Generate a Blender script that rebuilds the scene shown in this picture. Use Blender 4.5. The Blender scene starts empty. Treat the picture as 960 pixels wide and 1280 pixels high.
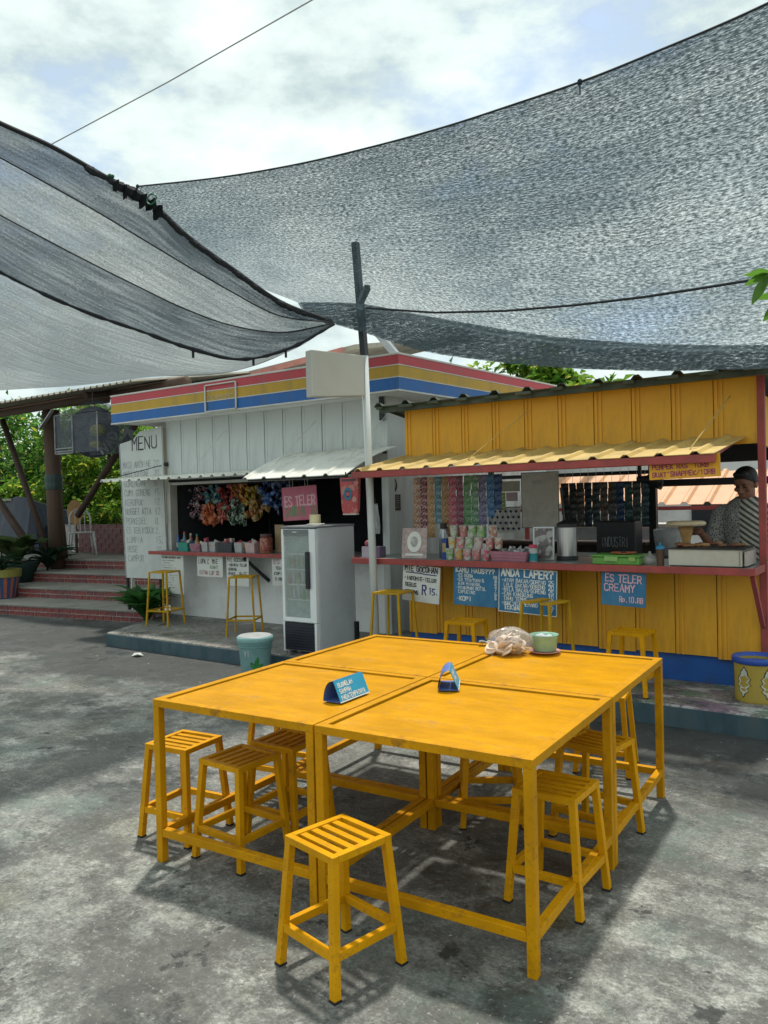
import bpy, bmesh, math, random
import numpy as np
from mathutils import Vector, Matrix
random.seed(7); np.random.seed(7)
S = bpy.context.scene
COL = S.collection
PI = math.pi

# ---------------------------------------------------------------- camera
cd = bpy.data.cameras.new("camera"); cam = bpy.data.objects.new("camera", cd); COL.objects.link(cam)
S.camera = cam
cd.sensor_fit = 'VERTICAL'; cd.sensor_height = 36.0; cd.lens = 36.0 * 993.36 / 1280.0
cd.clip_start = 0.05; cd.clip_end = 600
PITCH, ROLL, YAW = -0.015346, -0.024335, math.radians(35)
_f = Vector((0, math.cos(PITCH), math.sin(PITCH))); _u = Vector((0, -math.sin(PITCH), math.cos(PITCH))); _r = Vector((1, 0, 0))
_r2 = math.cos(ROLL) * _r + math.sin(ROLL) * _u; _u2 = -math.sin(ROLL) * _r + math.cos(ROLL) * _u
_m = Matrix((_r2, _u2, -_f)).transposed()
cam.matrix_world = Matrix.Translation((0, 0, 1.6)) @ (Matrix.Rotation(YAW, 3, 'Z') @ _m).to_4x4()

# ---------------------------------------------------------------- world, sun, exposure
SUN = Vector((-0.18, 0.33, 1.0)).normalized()          # towards the sun
W = bpy.data.worlds.new("World"); S.world = W; W.use_nodes = True
nt = W.node_tree; N = nt.nodes; L = nt.links
for n in list(N): N.remove(n)
out = N.new('ShaderNodeOutputWorld'); bg = N.new('ShaderNodeBackground'); L.new(bg.outputs[0], out.inputs[0])
sky = N.new('ShaderNodeTexSky'); sky.sky_type = 'NISHITA'; sky.sun_disc = False
sky.sun_elevation = math.asin(SUN.z); sky.sun_rotation = math.atan2(SUN.x, SUN.y)
sky.air_density = 1.2; sky.dust_density = 1.5
tc = N.new('ShaderNodeTexCoord')
mp = N.new('ShaderNodeMapping'); mp.inputs['Scale'].default_value = (1.0, 1.0, 2.0); mp.inputs['Location'].default_value = (0.35, 1.3, 0.2)
L.new(tc.outputs['Generated'], mp.inputs['Vector'])
n1 = N.new('ShaderNodeTexNoise'); n1.inputs['Scale'].default_value = 2.6; n1.inputs['Detail'].default_value = 7; n1.inputs['Roughness'].default_value = 0.58
n2 = N.new('ShaderNodeTexNoise'); n2.inputs['Scale'].default_value = 5.2; n2.inputs['Detail'].default_value = 9; n2.inputs['Roughness'].default_value = 0.60
L.new(mp.outputs[0], n1.inputs['Vector']); L.new(mp.outputs[0], n2.inputs['Vector'])
r1 = N.new('ShaderNodeValToRGB'); r1.color_ramp.elements[0].position = 0.28; r1.color_ramp.elements[1].position = 0.43
L.new(n1.outputs['Fac'], r1.inputs[0])
r2 = N.new('ShaderNodeValToRGB')
r2.color_ramp.elements[0].position = 0.39; r2.color_ramp.elements[0].color = (3.0, 3.65, 3.75, 1)
r2.color_ramp.elements[1].position = 0.64; r2.color_ramp.elements[1].color = (5.4, 6.0, 5.75, 1)
e = r2.color_ramp.elements.new(0.5); e.color = (4.3, 5.0, 4.9, 1)
L.new(n2.outputs['Fac'], r2.inputs[0])
mx = N.new('ShaderNodeMixRGB'); L.new(r1.outputs[0], mx.inputs[0]); L.new(sky.outputs[0], mx.inputs[1]); L.new(r2.outputs[0], mx.inputs[2])
L.new(mx.outputs[0], bg.inputs['Color']); bg.inputs['Strength'].default_value = 0.10

sd = bpy.data.lights.new("sun", 'SUN'); sd.energy = 2.05; sd.angle = math.radians(3.0); sd.color = (1.0, 0.95, 0.86)
sun = bpy.data.objects.new("sun", sd); COL.objects.link(sun)
sun.rotation_euler = SUN.to_track_quat('Z', 'Y').to_euler(); sun.location = (0, 0, 20)
S.view_settings.view_transform = 'Standard'; S.view_settings.look = 'None'
S.view_settings.exposure = 0.93; S.view_settings.gamma = 1.0
S.render.engine = 'CYCLES'
S.cycles.transparent_max_bounces = 16; S.cycles.max_bounces = 8

# ---------------------------------------------------------------- materials
def M(name, col, rough=0.6, vary=0.12, scale=6.0, bump=0.0, bscale=60.0, metal=0.0, dirt=None, dirt_amt=0.0, dscale=3.0, spec=0.4, sheen=0.0, trans=0.0, alpha=1.0, stretch=(1, 1, 1), coat=0.0):
    """painted / cast / fabric surface: base colour, mottled by noise, optional dirt patches and fine bump"""
    m = bpy.data.materials.new(name); m.use_nodes = True
    nt = m.node_tree; N = nt.nodes; L = nt.links; b = N['Principled BSDF']
    b.inputs['Roughness'].default_value = rough; b.inputs['Metallic'].default_value = metal
    b.inputs['Specular IOR Level'].default_value = spec
    if coat: b.inputs['Coat Weight'].default_value = coat
    if trans: b.inputs['Transmission Weight'].default_value = trans
    if alpha < 1: b.inputs['Alpha'].default_value = alpha
    c = (*col, 1)
    tc = N.new('ShaderNodeTexCoord'); mp = N.new('ShaderNodeMapping'); mp.inputs['Scale'].default_value = stretch
    L.new(tc.outputs['Object'], mp.inputs[0])
    src = None
    if vary:
        n = N.new('ShaderNodeTexNoise'); n.inputs['Scale'].default_value = scale; n.inputs['Detail'].default_value = 6; n.inputs['Roughness'].default_value = .6
        L.new(mp.outputs[0], n.inputs['Vector'])
        r = N.new('ShaderNodeValToRGB'); r.color_ramp.elements[0].position = .3; r.color_ramp.elements[1].position = .7
        r.color_ramp.elements[0].color = tuple(x * (1 - vary) for x in col) + (1,); r.color_ramp.elements[1].color = tuple(min(1, x * (1 + vary)) for x in col) + (1,)
        L.new(n.outputs['Fac'], r.inputs[0]); src = r.outputs[0]
        rr = N.new('ShaderNodeMapRange'); rr.inputs['To Min'].default_value = max(0, rough - .12); rr.inputs['To Max'].default_value = min(1, rough + .12)
        L.new(n.outputs['Fac'], rr.inputs[0]); L.new(rr.outputs[0], b.inputs['Roughness'])
    if dirt:
        n = N.new('ShaderNodeTexNoise'); n.inputs['Scale'].default_value = dscale; n.inputs['Detail'].default_value = 8; n.inputs['Roughness'].default_value = .68
        L.new(mp.outputs[0], n.inputs['Vector'])
        r = N.new('ShaderNodeMapRange'); r.inputs['From Min'].default_value = .48; r.inputs['From Max'].default_value = .72; r.inputs['To Max'].default_value = dirt_amt
        L.new(n.outputs['Fac'], r.inputs[0])
        x = N.new('ShaderNodeMixRGB'); L.new(r.outputs[0], x.inputs[0])
        if src: L.new(src, x.inputs[1])
        else: x.inputs[1].default_value = c
        x.inputs[2].default_value = (*dirt, 1); src = x.outputs[0]
    if src: L.new(src, b.inputs['Base Color'])
    else: b.inputs['Base Color'].default_value = c
    if bump:
        n = N.new('ShaderNodeTexNoise'); n.inputs['Scale'].default_value = bscale; n.inputs['Detail'].default_value = 4
        L.new(mp.outputs[0], n.inputs['Vector'])
        bp = N.new('ShaderNodeBump'); bp.inputs['Strength'].default_value = bump; bp.inputs['Distance'].default_value = .01
        L.new(n.outputs['Fac'], bp.inputs['Height']); L.new(bp.outputs[0], b.inputs['Normal'])
    return m

def nodes(name):
    m = bpy.data.materials.new(name); m.use_nodes = True
    return m, m.node_tree.nodes, m.node_tree.links, m.node_tree.nodes['Principled BSDF']
def noise(N, L, vec, scale, detail=6, rough=.6, lo=.35, hi=.65, tmin=0, tmax=1):
    n = N.new('ShaderNodeTexNoise'); n.inputs['Scale'].default_value = scale; n.inputs['Detail'].default_value = detail; n.inputs['Roughness'].default_value = rough
    L.new(vec, n.inputs['Vector'])
    r = N.new('ShaderNodeMapRange'); r.inputs['From Min'].default_value = lo; r.inputs['From Max'].default_value = hi
    r.inputs['To Min'].default_value = tmin; r.inputs['To Max'].default_value = tmax
    L.new(n.outputs['Fac'], r.inputs[0]); return r.outputs[0], n.outputs['Fac']
def mixc(N, L, fac, a, b, mode='MIX'):
    x = N.new('ShaderNodeMixRGB'); x.blend_type = mode
    if isinstance(fac, (int, float)): x.inputs[0].default_value = fac
    else: L.new(fac, x.inputs[0])
    for i, v in ((1, a), (2, b)):
        if isinstance(v, tuple): x.inputs[i].default_value = (*v, 1)
        else: L.new(v, x.inputs[i])
    return x.outputs[0]

def concrete(name, base, light, dark, moss, wet=0.5, damp=False):
    m, N, L, b = nodes(name)
    g = N.new('ShaderNodeNewGeometry'); pos = g.outputs['Position']
    f1, _ = noise(N, L, pos, 0.8, 9, .70, .43, .58)
    f2, _ = noise(N, L, pos, 3.2, 9, .7, .46, .60)
    f3, h3 = noise(N, L, pos, 28, 6, .7, .3, .7)
    f4, _ = noise(N, L, pos, 1.15, 9, .74, .515, .60)
    f5, _ = noise(N, L, pos, 1.3, 8, .72, .53, .66)
    f6, _ = noise(N, L, pos, 55, 3, .6, .62, .68)
    mp = N.new('ShaderNodeMapping'); mp.inputs['Location'].default_value = (5.3, 2.7, 1); L.new(pos, mp.inputs[0])
    f7, _ = noise(N, L, mp.outputs[0], 1.7, 10, .78, .545, .60)
    c = mixc(N, L, f1, base, light); c = mixc(N, L, f2, c, tuple(x * .78 for x in base))
    k = N.new('ShaderNodeMath'); k.operation = 'MULTIPLY'; L.new(f4, k.inputs[0]); k.inputs[1].default_value = .9
    c = mixc(N, L, k.outputs[0], c, dark)
    k5 = N.new('ShaderNodeMath'); k5.operation = 'MULTIPLY'; L.new(f5, k5.inputs[0]); k5.inputs[1].default_value = .5
    c = mixc(N, L, k5.outputs[0], c, moss)
    k7 = N.new('ShaderNodeMath'); k7.operation = 'MULTIPLY'; L.new(f7, k7.inputs[0]); k7.inputs[1].default_value = .55
    c = mixc(N, L, k7.outputs[0], c, tuple(x * 1.45 for x in light))
    gr = N.new('ShaderNodeMapRange'); gr.inputs['From Min'].default_value = .28; gr.inputs['From Max'].default_value = .72; gr.inputs['To Min'].default_value = .62; gr.inputs['To Max'].default_value = 1.36; L.new(h3, gr.inputs[0])
    f8, _ = noise(N, L, pos, 9.5, 8, .75, .30, .70, .72, 1.26)
    f9, _ = noise(N, L, pos, 70, 4, .75, .32, .68, .55, 1.45)
    g2 = N.new('ShaderNodeMath'); g2.operation = 'MULTIPLY'; L.new(gr.outputs[0], g2.inputs[0]); L.new(f8, g2.inputs[1])
    g3 = N.new('ShaderNodeMath'); g3.operation = 'MULTIPLY'; L.new(g2.outputs[0], g3.inputs[0]); L.new(f9, g3.inputs[1])
    cc = N.new('ShaderNodeVectorMath'); cc.operation = 'SCALE'; L.new(c, cc.inputs[0]); L.new(g3.outputs[0], cc.inputs['Scale'])
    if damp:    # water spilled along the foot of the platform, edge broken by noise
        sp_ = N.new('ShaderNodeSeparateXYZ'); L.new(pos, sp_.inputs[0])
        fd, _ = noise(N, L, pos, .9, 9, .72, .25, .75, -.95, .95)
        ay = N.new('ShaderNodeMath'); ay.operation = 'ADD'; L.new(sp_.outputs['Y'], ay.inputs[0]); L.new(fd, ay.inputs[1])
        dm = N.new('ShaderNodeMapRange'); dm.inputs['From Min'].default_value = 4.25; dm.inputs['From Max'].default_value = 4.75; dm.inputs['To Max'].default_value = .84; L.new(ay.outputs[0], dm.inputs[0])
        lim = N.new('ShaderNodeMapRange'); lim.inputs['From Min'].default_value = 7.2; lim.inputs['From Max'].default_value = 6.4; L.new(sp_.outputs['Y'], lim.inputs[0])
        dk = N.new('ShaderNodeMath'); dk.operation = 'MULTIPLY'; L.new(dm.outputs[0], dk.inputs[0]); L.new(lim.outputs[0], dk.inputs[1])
        fb, _ = noise(N, L, pos, 1.9, 10, .80, .49, .545, 0, .68); cc_ = mixc(N, L, fb, cc.outputs[0], tuple(x * .50 for x in base))
    else:
        cc_ = cc.outputs[0]      # spilled paint on the right half of the platform
        sp_ = N.new('ShaderNodeSeparateXYZ'); L.new(pos, sp_.inputs[0]); rt = N.new('ShaderNodeMapRange'); rt.inputs['From Min'].default_value = -2.6; rt.inputs['From Max'].default_value = -1.9; L.new(sp_.outputs['X'], rt.inputs[0])
        for col_, off, lo in (((.20, .13, .19), 1.1, .50), ((.10, .19, .10), 4.3, .54), ((.50, .50, .48), 7.7, .535), ((.05, .05, .06), 9.2, .53)):
            mo = N.new('ShaderNodeMapping'); mo.inputs['Location'].default_value = (off, off * 2, 0); mo.inputs['Scale'].default_value = (1, 1.8, 1); L.new(pos, mo.inputs[0])
            fo, _ = noise(N, L, mo.outputs[0], 2.6, 9, .74, lo, lo + .05, 0, .8); km = N.new('ShaderNodeMath'); km.operation = 'MULTIPLY'; L.new(fo, km.inputs[0]); L.new(rt.outputs[0], km.inputs[1]); cc_ = mixc(N, L, km.outputs[0], cc_, col_)
    k6 = N.new('ShaderNodeMath'); k6.operation = 'MULTIPLY'; L.new(f6, k6.inputs[0]); k6.inputs[1].default_value = .55
    c = mixc(N, L, k6.outputs[0], cc_, (.40, .40, .38))
    # scattered dark spots, pale worn streaks, a faint teal paint stain
    mq = N.new('ShaderNodeMapping'); mq.inputs['Location'].default_value = (1.7, 9.1, 3); L.new(pos, mq.inputs[0])
    s1, _ = noise(N, L, mq.outputs[0], 4.2, 6, .7, .620, .655, 0, .85); c = mixc(N, L, s1, c, tuple(x * .8 for x in dark))
    mw = N.new('ShaderNodeMapping'); mw.inputs['Scale'].default_value = (.8, 1.5, 1); mw.inputs['Rotation'].default_value = (0, 0, .5); L.new(pos, mw.inputs[0])
    s2, _ = noise(N, L, mw.outputs[0], 2.6, 12, .85, .56, .61, 0, .38); c = mixc(N, L, s2, c, tuple(x * 1.5 for x in light))
    mt = N.new('ShaderNodeMapping'); mt.inputs['Location'].default_value = (6.2, 1.1, 7); L.new(pos, mt.inputs[0])
    s3, _ = noise(N, L, mt.outputs[0], 1.3, 8, .74, .52, .66, 0, .38); c = mixc(N, L, s3, c, (.12, .20, .17))
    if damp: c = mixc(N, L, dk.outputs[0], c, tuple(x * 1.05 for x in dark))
    L.new(c, b.inputs['Base Color'])
    rr = N.new('ShaderNodeMapRange'); rr.inputs['To Min'].default_value = .85; rr.inputs['To Max'].default_value = .85 - wet; L.new(f4, rr.inputs[0]); L.new(rr.outputs[0], b.inputs['Roughness'])
    ms = N.new('ShaderNodeMath'); ms.operation = 'ADD'; L.new(h3, ms.inputs[0]); L.new(f2, ms.inputs[1])
    bp = N.new('ShaderNodeBump'); bp.inputs['Strength'].default_value = .55; bp.inputs['Distance'].default_value = .012; L.new(ms.outputs[0], bp.inputs['Height']); L.new(bp.outputs[0], b.inputs['Normal'])
    return m

def yellow_paint(name, col, worn, amt, grain=(1, 1, 1), rough=.38):
    m, N, L, b = nodes(name)
    tc = N.new('ShaderNodeTexCoord'); mp = N.new('ShaderNodeMapping'); mp.inputs['Scale'].default_value = grain; L.new(tc.outputs['Object'], mp.inputs[0]); v = mp.outputs[0]
    f1, _ = noise(N, L, v, 3.0, 7, .65, .35, .65)
    f2, h2 = noise(N, L, v, 22, 6, .7, .3, .7)
    f3, _ = noise(N, L, v, 5.5, 10, .80, .545, .66, 0, amt)
    f4, _ = noise(N, L, v, 90, 4, .7, .60, .68, 0, .6 * amt)
    mb_ = N.new('ShaderNodeMapping'); mb_.inputs['Scale'].default_value = (3 * grain[0], 42 * grain[1] / 5 if grain[1] > 1 else 3, 3); L.new(tc.outputs['Object'], mb_.inputs[0])
    f5, h5 = noise(N, L, mb_.outputs[0], 1.6, 5, .65, .3, .7)
    c = mixc(N, L, f1, tuple(x * .80 for x in col), tuple(min(1, x * 1.10) for x in col))
    c = mixc(N, L, f5, mixc(N, L, 1.0, c, (.93, .90, .9), 'MULTIPLY'), mixc(N, L, 1.0, c, (1.05, 1.06, 1.0), 'MULTIPLY'))
    c = mixc(N, L, f3, c, worn); c = mixc(N, L, f4, c, tuple(x * .4 for x in worn))
    L.new(c, b.inputs['Base Color']); b.inputs['Specular IOR Level'].default_value = .14
    rr = N.new('ShaderNodeMapRange'); rr.inputs['To Min'].default_value = rough - .12; rr.inputs['To Max'].default_value = rough + .2; L.new(h2, rr.inputs[0]); L.new(rr.outputs[0], b.inputs['Roughness'])
    bp = N.new('ShaderNodeBump'); bp.inputs['Strength'].default_value = .25; bp.inputs['Distance'].default_value = .004; L.new(h2, bp.inputs['Height']); L.new(bp.outputs[0], b.inputs['Normal'])
    return m

def leaf_mat(name, a, bcol, yellow=None):
    m = bpy.data.materials.new(name); m.use_nodes = True
    N = m.node_tree.nodes; L = m.node_tree.links; b = N['Principled BSDF']; o = N['Material Output']
    g = N.new('ShaderNodeNewGeometry')
    r = N.new('ShaderNodeValToRGB'); r.color_ramp.elements[0].color = (*a, 1); r.color_ramp.elements[1].color = (*bcol, 1)
    if yellow: e = r.color_ramp.elements.new(.9); e.color = (*bcol, 1); r.color_ramp.elements[2].color = (*yellow, 1)
    L.new(g.outputs['Random Per Island'], r.inputs[0])
    L.new(r.outputs[0], b.inputs['Base Color']); b.inputs['Roughness'].default_value = .45
    t = N.new('ShaderNodeBsdfTranslucent'); L.new(r.outputs[0], t.inputs[0])
    x = N.new('ShaderNodeMixShader'); x.inputs[0].default_value = .58
    L.new(b.outputs[0], x.inputs[1]); L.new(t.outputs[0], x.inputs[2]); L.new(x.outputs[0], o.inputs[0])
    return m

def net_mat(name, cover, contrast, su=25.0, sv=84.0, dif=(.075, .105, .125), tra=(.13, .175, .20), top_cover=0.0):
    """knitted shade cloth: dark yarn with open stitches; UV is in metres"""
    m = bpy.data.materials.new(name); m.use_nodes = True
    N = m.node_tree.nodes; L = m.node_tree.links; o = N['Material Output']; N.remove(N['Principled BSDF'])
    uv = N.new('ShaderNodeUVMap'); mp = N.new('ShaderNodeMapping'); mp.inputs['Scale'].default_value = (su, sv, 1); L.new(uv.outputs[0], mp.inputs[0])
    f1, h1 = noise(N, L, mp.outputs[0], 1.0, 5, .75, .34, .66, cover - contrast, cover + contrast)
    mp2 = N.new('ShaderNodeMapping'); mp2.inputs['Scale'].default_value = (.5, 1.2, 1); L.new(uv.outputs[0], mp2.inputs[0])
    f2, _ = noise(N, L, mp2.outputs[0], 1.0, 4, .6, .3, .7, -.06, .06)
    mp3 = N.new('ShaderNodeMapping'); mp3.inputs['Scale'].default_value = (2.0, 30.0, 1); L.new(uv.outputs[0], mp3.inputs[0])
    f3, _ = noise(N, L, mp3.outputs[0], 1.0, 3, .6, .3, .7, -.12, .12)
    a = N.new('ShaderNodeMath'); a.operation = 'ADD'; L.new(f1, a.inputs[0]); L.new(f2, a.inputs[1])
    a2 = N.new('ShaderNodeMath'); a2.operation = 'ADD'; a2.use_clamp = True; L.new(a.outputs[0], a2.inputs[0]); L.new(f3, a2.inputs[1])
    if top_cover:      # cover rises towards the upper edge and falls below it
        su_ = N.new('ShaderNodeSeparateXYZ'); L.new(uv.outputs[0], su_.inputs[0]); gv = N.new('ShaderNodeMapRange'); gv.inputs['From Max'].default_value = 2.3; gv.inputs['To Min'].default_value = top_cover; gv.inputs['To Max'].default_value = -top_cover * .75; L.new(su_.outputs['Y'], gv.inputs[0])
        a3 = N.new('ShaderNodeMath'); a3.operation = 'ADD'; a3.use_clamp = True; L.new(a2.outputs[0], a3.inputs[0]); L.new(gv.outputs[0], a3.inputs[1]); a2 = a3
    d = N.new('ShaderNodeBsdfDiffuse'); d.inputs[0].default_value = (*dif, 1)
    t = N.new('ShaderNodeBsdfTranslucent'); t.inputs[0].default_value = (*tra, 1)
    y = N.new('ShaderNodeMixShader'); y.inputs[0].default_value = .5; L.new(d.outputs[0], y.inputs[1]); L.new(t.outputs[0], y.inputs[2])
    tr = N.new('ShaderNodeBsdfTransparent')
    x = N.new('ShaderNodeMixShader'); L.new(a2.outputs[0], x.inputs[0]); L.new(tr.outputs[0], x.inputs[1]); L.new(y.outputs[0], x.inputs[2])
    L.new(x.outputs[0], o.inputs[0]); return m

def glassy(name, tint, alpha, rough=.15, spec=.5):
    m, N, L, b = nodes(name)
    b.inputs['Base Color'].default_value = (*tint, 1); b.inputs['Alpha'].default_value = alpha; b.inputs['Roughness'].default_value = rough
    b.inputs['Specular IOR Level'].default_value = spec
    tc = N.new('ShaderNodeTexCoord'); f, h = noise(N, L, tc.outputs['Object'], 9, 6, .6, .3, .7, max(0, alpha - .12), min(1, alpha + .15)); L.new(f, b.inputs['Alpha'])
    bp = N.new('ShaderNodeBump'); bp.inputs['Strength'].default_value = .15; bp.inputs['Distance'].default_value = .01; L.new(h, bp.inputs['Height']); L.new(bp.outputs[0], b.inputs['Normal'])
    return m

MT = {}
def G(key, *a, **k):
    if key not in MT: MT[key] = M(key, *a, **k)
    return MT[key]
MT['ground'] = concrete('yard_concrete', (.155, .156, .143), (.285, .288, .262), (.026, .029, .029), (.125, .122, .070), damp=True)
MT['plat'] = concrete('platform_concrete', (.23, .21, .19), (.30, .28, .26), (.10, .095, .085), (.13, .14, .07), .65)
MT['ytop'] = yellow_paint('table_top_paint', (.60, .275, .001), (.40, .215, .05), .95, (1.0, 2.2, 1), .34)
MT['yframe'] = yellow_paint('frame_paint', (.60, .275, .002), (.20, .09, .02), .7, (1, 1, 1), .45)
MT['ystool'] = yellow_paint('stool_paint', (.70, .325, .002), (.24, .11, .02), .65, (1, 1, 1), .42)
MT['ybar'] = yellow_paint('bar_stool_paint', (.52, .30, .015), (.18, .10, .03), .5, (1, 1, 1), .5)
MT['orange'] = M('orange_wall_paint', (.78, .385, .022), .5, .10, 2.2, dirt=(.36, .17, .03), dirt_amt=.75, dscale=1.8, bump=.12, bscale=9, stretch=(2.2, 2.2, .45))
MT['awn_y'] = M('cream_awning_sheet', (.55, .385, .125), .55, .14, 3, dirt=(.32, .22, .09), dirt_amt=.8, dscale=4, bump=.1, bscale=30)
MT['awn_w'] = M('white_awning_sheet', (.78, .78, .71), .45, .08, 3, dirt=(.34, .33, .27), dirt_amt=.6, dscale=3.5, bump=.1, bscale=30)
MT['white'] = M('white_wall_paint', (.80, .80, .79), .7, .05, 2, dirt=(.36, .35, .32), dirt_amt=.5, dscale=1.6, bump=.06, bscale=50)
MT['kpanel'] = M('grey_white_panel', (.60, .63, .615), .5, .08, 2.5, dirt=(.24, .25, .24), dirt_amt=.6, dscale=2.2, bump=.10, bscale=12, stretch=(2.4, 2.4, .3))
MT['red'] = M('pinkish_red_paint', (.34, .060, .055), .55, .2, 8, dirt=(.17, .06, .05), dirt_amt=.75, dscale=9)
MT['fred'] = M('fascia_red', (.52, .055, .072), .5, .10, 2, dirt=(.34, .09, .09), dirt_amt=.7, dscale=2.4, stretch=(2.2, 2.2, .35))
MT['fyel'] = M('fascia_yellow', (.52, .31, .025), .5, .10, 2, dirt=(.33, .22, .06), dirt_amt=.7, dscale=2.4, stretch=(2.2, 2.2, .35))
MT['fblu'] = M('fascia_blue', (.012, .12, .40), .45, .12, 2, dirt=(.06, .13, .25), dirt_amt=.7, dscale=2.4, stretch=(2.2, 2.2, .35))
MT['trim'] = M('off_white_trim', (.62, .61, .57), .5, .08, 5, dirt=(.35, .33, .28), dirt_amt=.5)
MT['blue'] = M('blue_plinth_paint', (.015, .10, .38), .55, .2, 4, dirt=(.06, .07, .09), dirt_amt=.8, dscale=5, bump=.2, bscale=40)
MT['kerb'] = M('worn_teal_kerb_paint', (.050, .095, .120), .6, .35, 4, dirt=(.085, .09, .082), dirt_amt=1.0, dscale=4, bump=.4, bscale=25, stretch=(1.4, 1, .5))
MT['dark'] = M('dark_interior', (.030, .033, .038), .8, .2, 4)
MT['black'] = M('black_steel', (.02, .021, .024), .45, .2, 8)
MT['wood'] = M('brown_log_wood', (.095, .056, .038), .7, .35, 5, bump=.6, bscale=20, stretch=(3, 3, .35), dirt=(.05, .028, .02), dirt_amt=.8, dscale=5)
MT['darkwood'] = M('dark_timber', (.06, .035, .026), .75, .3, 6, bump=.4, bscale=20)
MT['paleroof'] = M('weathered_roof_sheet', (.36, .33, .27), .7, .25, 4, dirt=(.10, .09, .08), dirt_amt=.8, dscale=3)
MT['greenroof'] = M('green_black_roof_sheet', (.055, .075, .055), .6, .3, 5, dirt=(.16, .16, .12), dirt_amt=.6, dscale=6)
MT['steel'] = M('galvanised_steel', (.42, .43, .44), .35, .15, 8, metal=.7)
MT['zinc'] = M('zinc_counter_top', (.26, .29, .28), .35, .2, 6, metal=.3, dirt=(.12, .14, .14), dirt_amt=.6)
MT['tile'] = M('dark_red_tile', (.20, .048, .044), .35, .4, 7, dirt=(.30, .14, .12), dirt_amt=.5, dscale=9, bump=.15, bscale=30)
MT['tile2'] = M('purple_brown_tile', (.15, .042, .044), .38, .4, 7, dirt=(.22, .13, .13), dirt_amt=.5, dscale=9, bump=.15, bscale=30)
MT['grout'] = M('pale_grout', (.46, .42, .40), .85, .2, 10, dirt=(.2, .18, .17), dirt_amt=.6)
MT['tread'] = M('step_tread_cement', (.27, .255, .225), .8, .2, 5, dirt=(.13, .125, .11), dirt_amt=.9, dscale=2.5, bump=.2)
MT['fridge'] = M('grey_fridge_enamel', (.56, .60, .63), .4, .06, 3, dirt=(.42, .43, .44), dirt_amt=.5, dscale=2, spec=.5)
MT['fridgew'] = M('white_fridge_trim', (.8, .82, .82), .35, .05, 3, dirt=(.4, .4, .4), dirt_amt=.3)
MT['leaf'] = leaf_mat('plant_leaf', (.018, .085, .022), (.07, .21, .045))
MT['leafdark'] = leaf_mat('dark_plant_leaf', (.008, .028, .018), (.022, .06, .028))
MT['treeleaf'] = leaf_mat('tree_leaf', (.014, .085, .018), (.16, .34, .04), (.55, .52, .07))
MT['treeleaf2'] = leaf_mat('bright_tree_leaf', (.04, .16, .018), (.28, .44, .05), (.65, .58, .08))
MT['bark'] = M('bark', (.10, .075, .055), .9, .3, 6, bump=.5)
MT['net'] = net_mat('shade_net', .71, .62, top_cover=.16)
MT['netl'] = net_mat('left_shade_net', .77, .22, 44, 120, (.10, .115, .12), (.16, .18, .18))
MT['netd'] = net_mat('left_shade_net_doubled', .90, .15, 50, 140, (.05, .065, .08), (.08, .10, .115))
MT['rope'] = M('black_rope', (.015, .018, .022), .8, .3, 30)
MT['paper'] = M('white_paper', (.62, .62, .58), .8, .06, 6)
MT['signblue'] = M('blue_painted_board', (.030, .155, .30), .55, .15, 6, dirt=(.10, .24, .34), dirt_amt=.5)
MT['signpink'] = M('pink_painted_board', (.52, .13, .19), .55, .12, 6, dirt=(.40, .22, .22), dirt_amt=.6)
MT['ink'] = M('black_marker_ink', (.03, .03, .045), .7, .1, 9)
MT['inkblue'] = M('blue_marker_ink', (.03, .035, .16), .7, .1, 9)
MT['inkgrey'] = M('faded_marker_ink', (.27, .27, .275), .7, .4, 9)
MT['inkwhite'] = M('white_paint_lettering', (.72, .72, .68), .6, .1, 9)
MT['inkpink'] = M('pink_paint_lettering', (.70, .42, .46), .6, .1, 9)
MT['inkgreen'] = M('green_paint_lettering', (.13, .26, .12), .6, .2, 9)
MT['inkred'] = M('maroon_paint_lettering', (.30, .05, .11), .6, .2, 9)
MT['skin'] = M('brown_skin', (.20, .088, .055), .5, .10, 8, spec=.4)
MT['hair'] = M('black_hair', (.008, .008, .009), .5, .3, 60, bump=.6, bscale=120)
MT['cracker'] = M('pale_cracker', (.74, .60, .48), .8, .12, 20, bump=.5, bscale=60, dirt=(.40, .22, .12), dirt_amt=.4, dscale=25)
MT['plasticbag'] = glassy('clear_plastic_bag', (.8, .76, .74), .20, .14, .7)
MT['glass'] = glassy('fridge_door_glass', (.46, .52, .50), .30, .06, .7)
MT['tubclear'] = glassy('clear_tub_plastic', (.62, .62, .62), .45, .2)
def C(r, g, b, rough=.5, **k):
    key = 'c_%03d_%03d_%03d_%d' % (r * 999, g * 999, b * 999, rough * 10)
    if key not in MT:
        MT[key] = M('plastic_colour_%d' % len(MT), (r, g, b), rough, k.pop('vary', .14), k.pop('scale', 14), **k)
    return MT[key]
def printed(name, base, accent, accent2, scale=40.0):
    """printed packet film: blotches of the accent colours"""
    m, N, L, b = nodes(name)
    tc = N.new('ShaderNodeTexCoord')
    f1, _ = noise(N, L, tc.outputs['Object'], scale, 2, .5, .50, .56)
    mp = N.new('ShaderNodeMapping'); mp.inputs['Location'].default_value = (3, 7, 1); L.new(tc.outputs['Object'], mp.inputs[0])
    f2, _ = noise(N, L, mp.outputs[0], scale * 1.6, 2, .5, .55, .60)
    c = mixc(N, L, f1, base, accent); c = mixc(N, L, f2, c, accent2); L.new(c, b.inputs['Base Color'])
    b.inputs['Roughness'].default_value = .35
    return m

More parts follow.
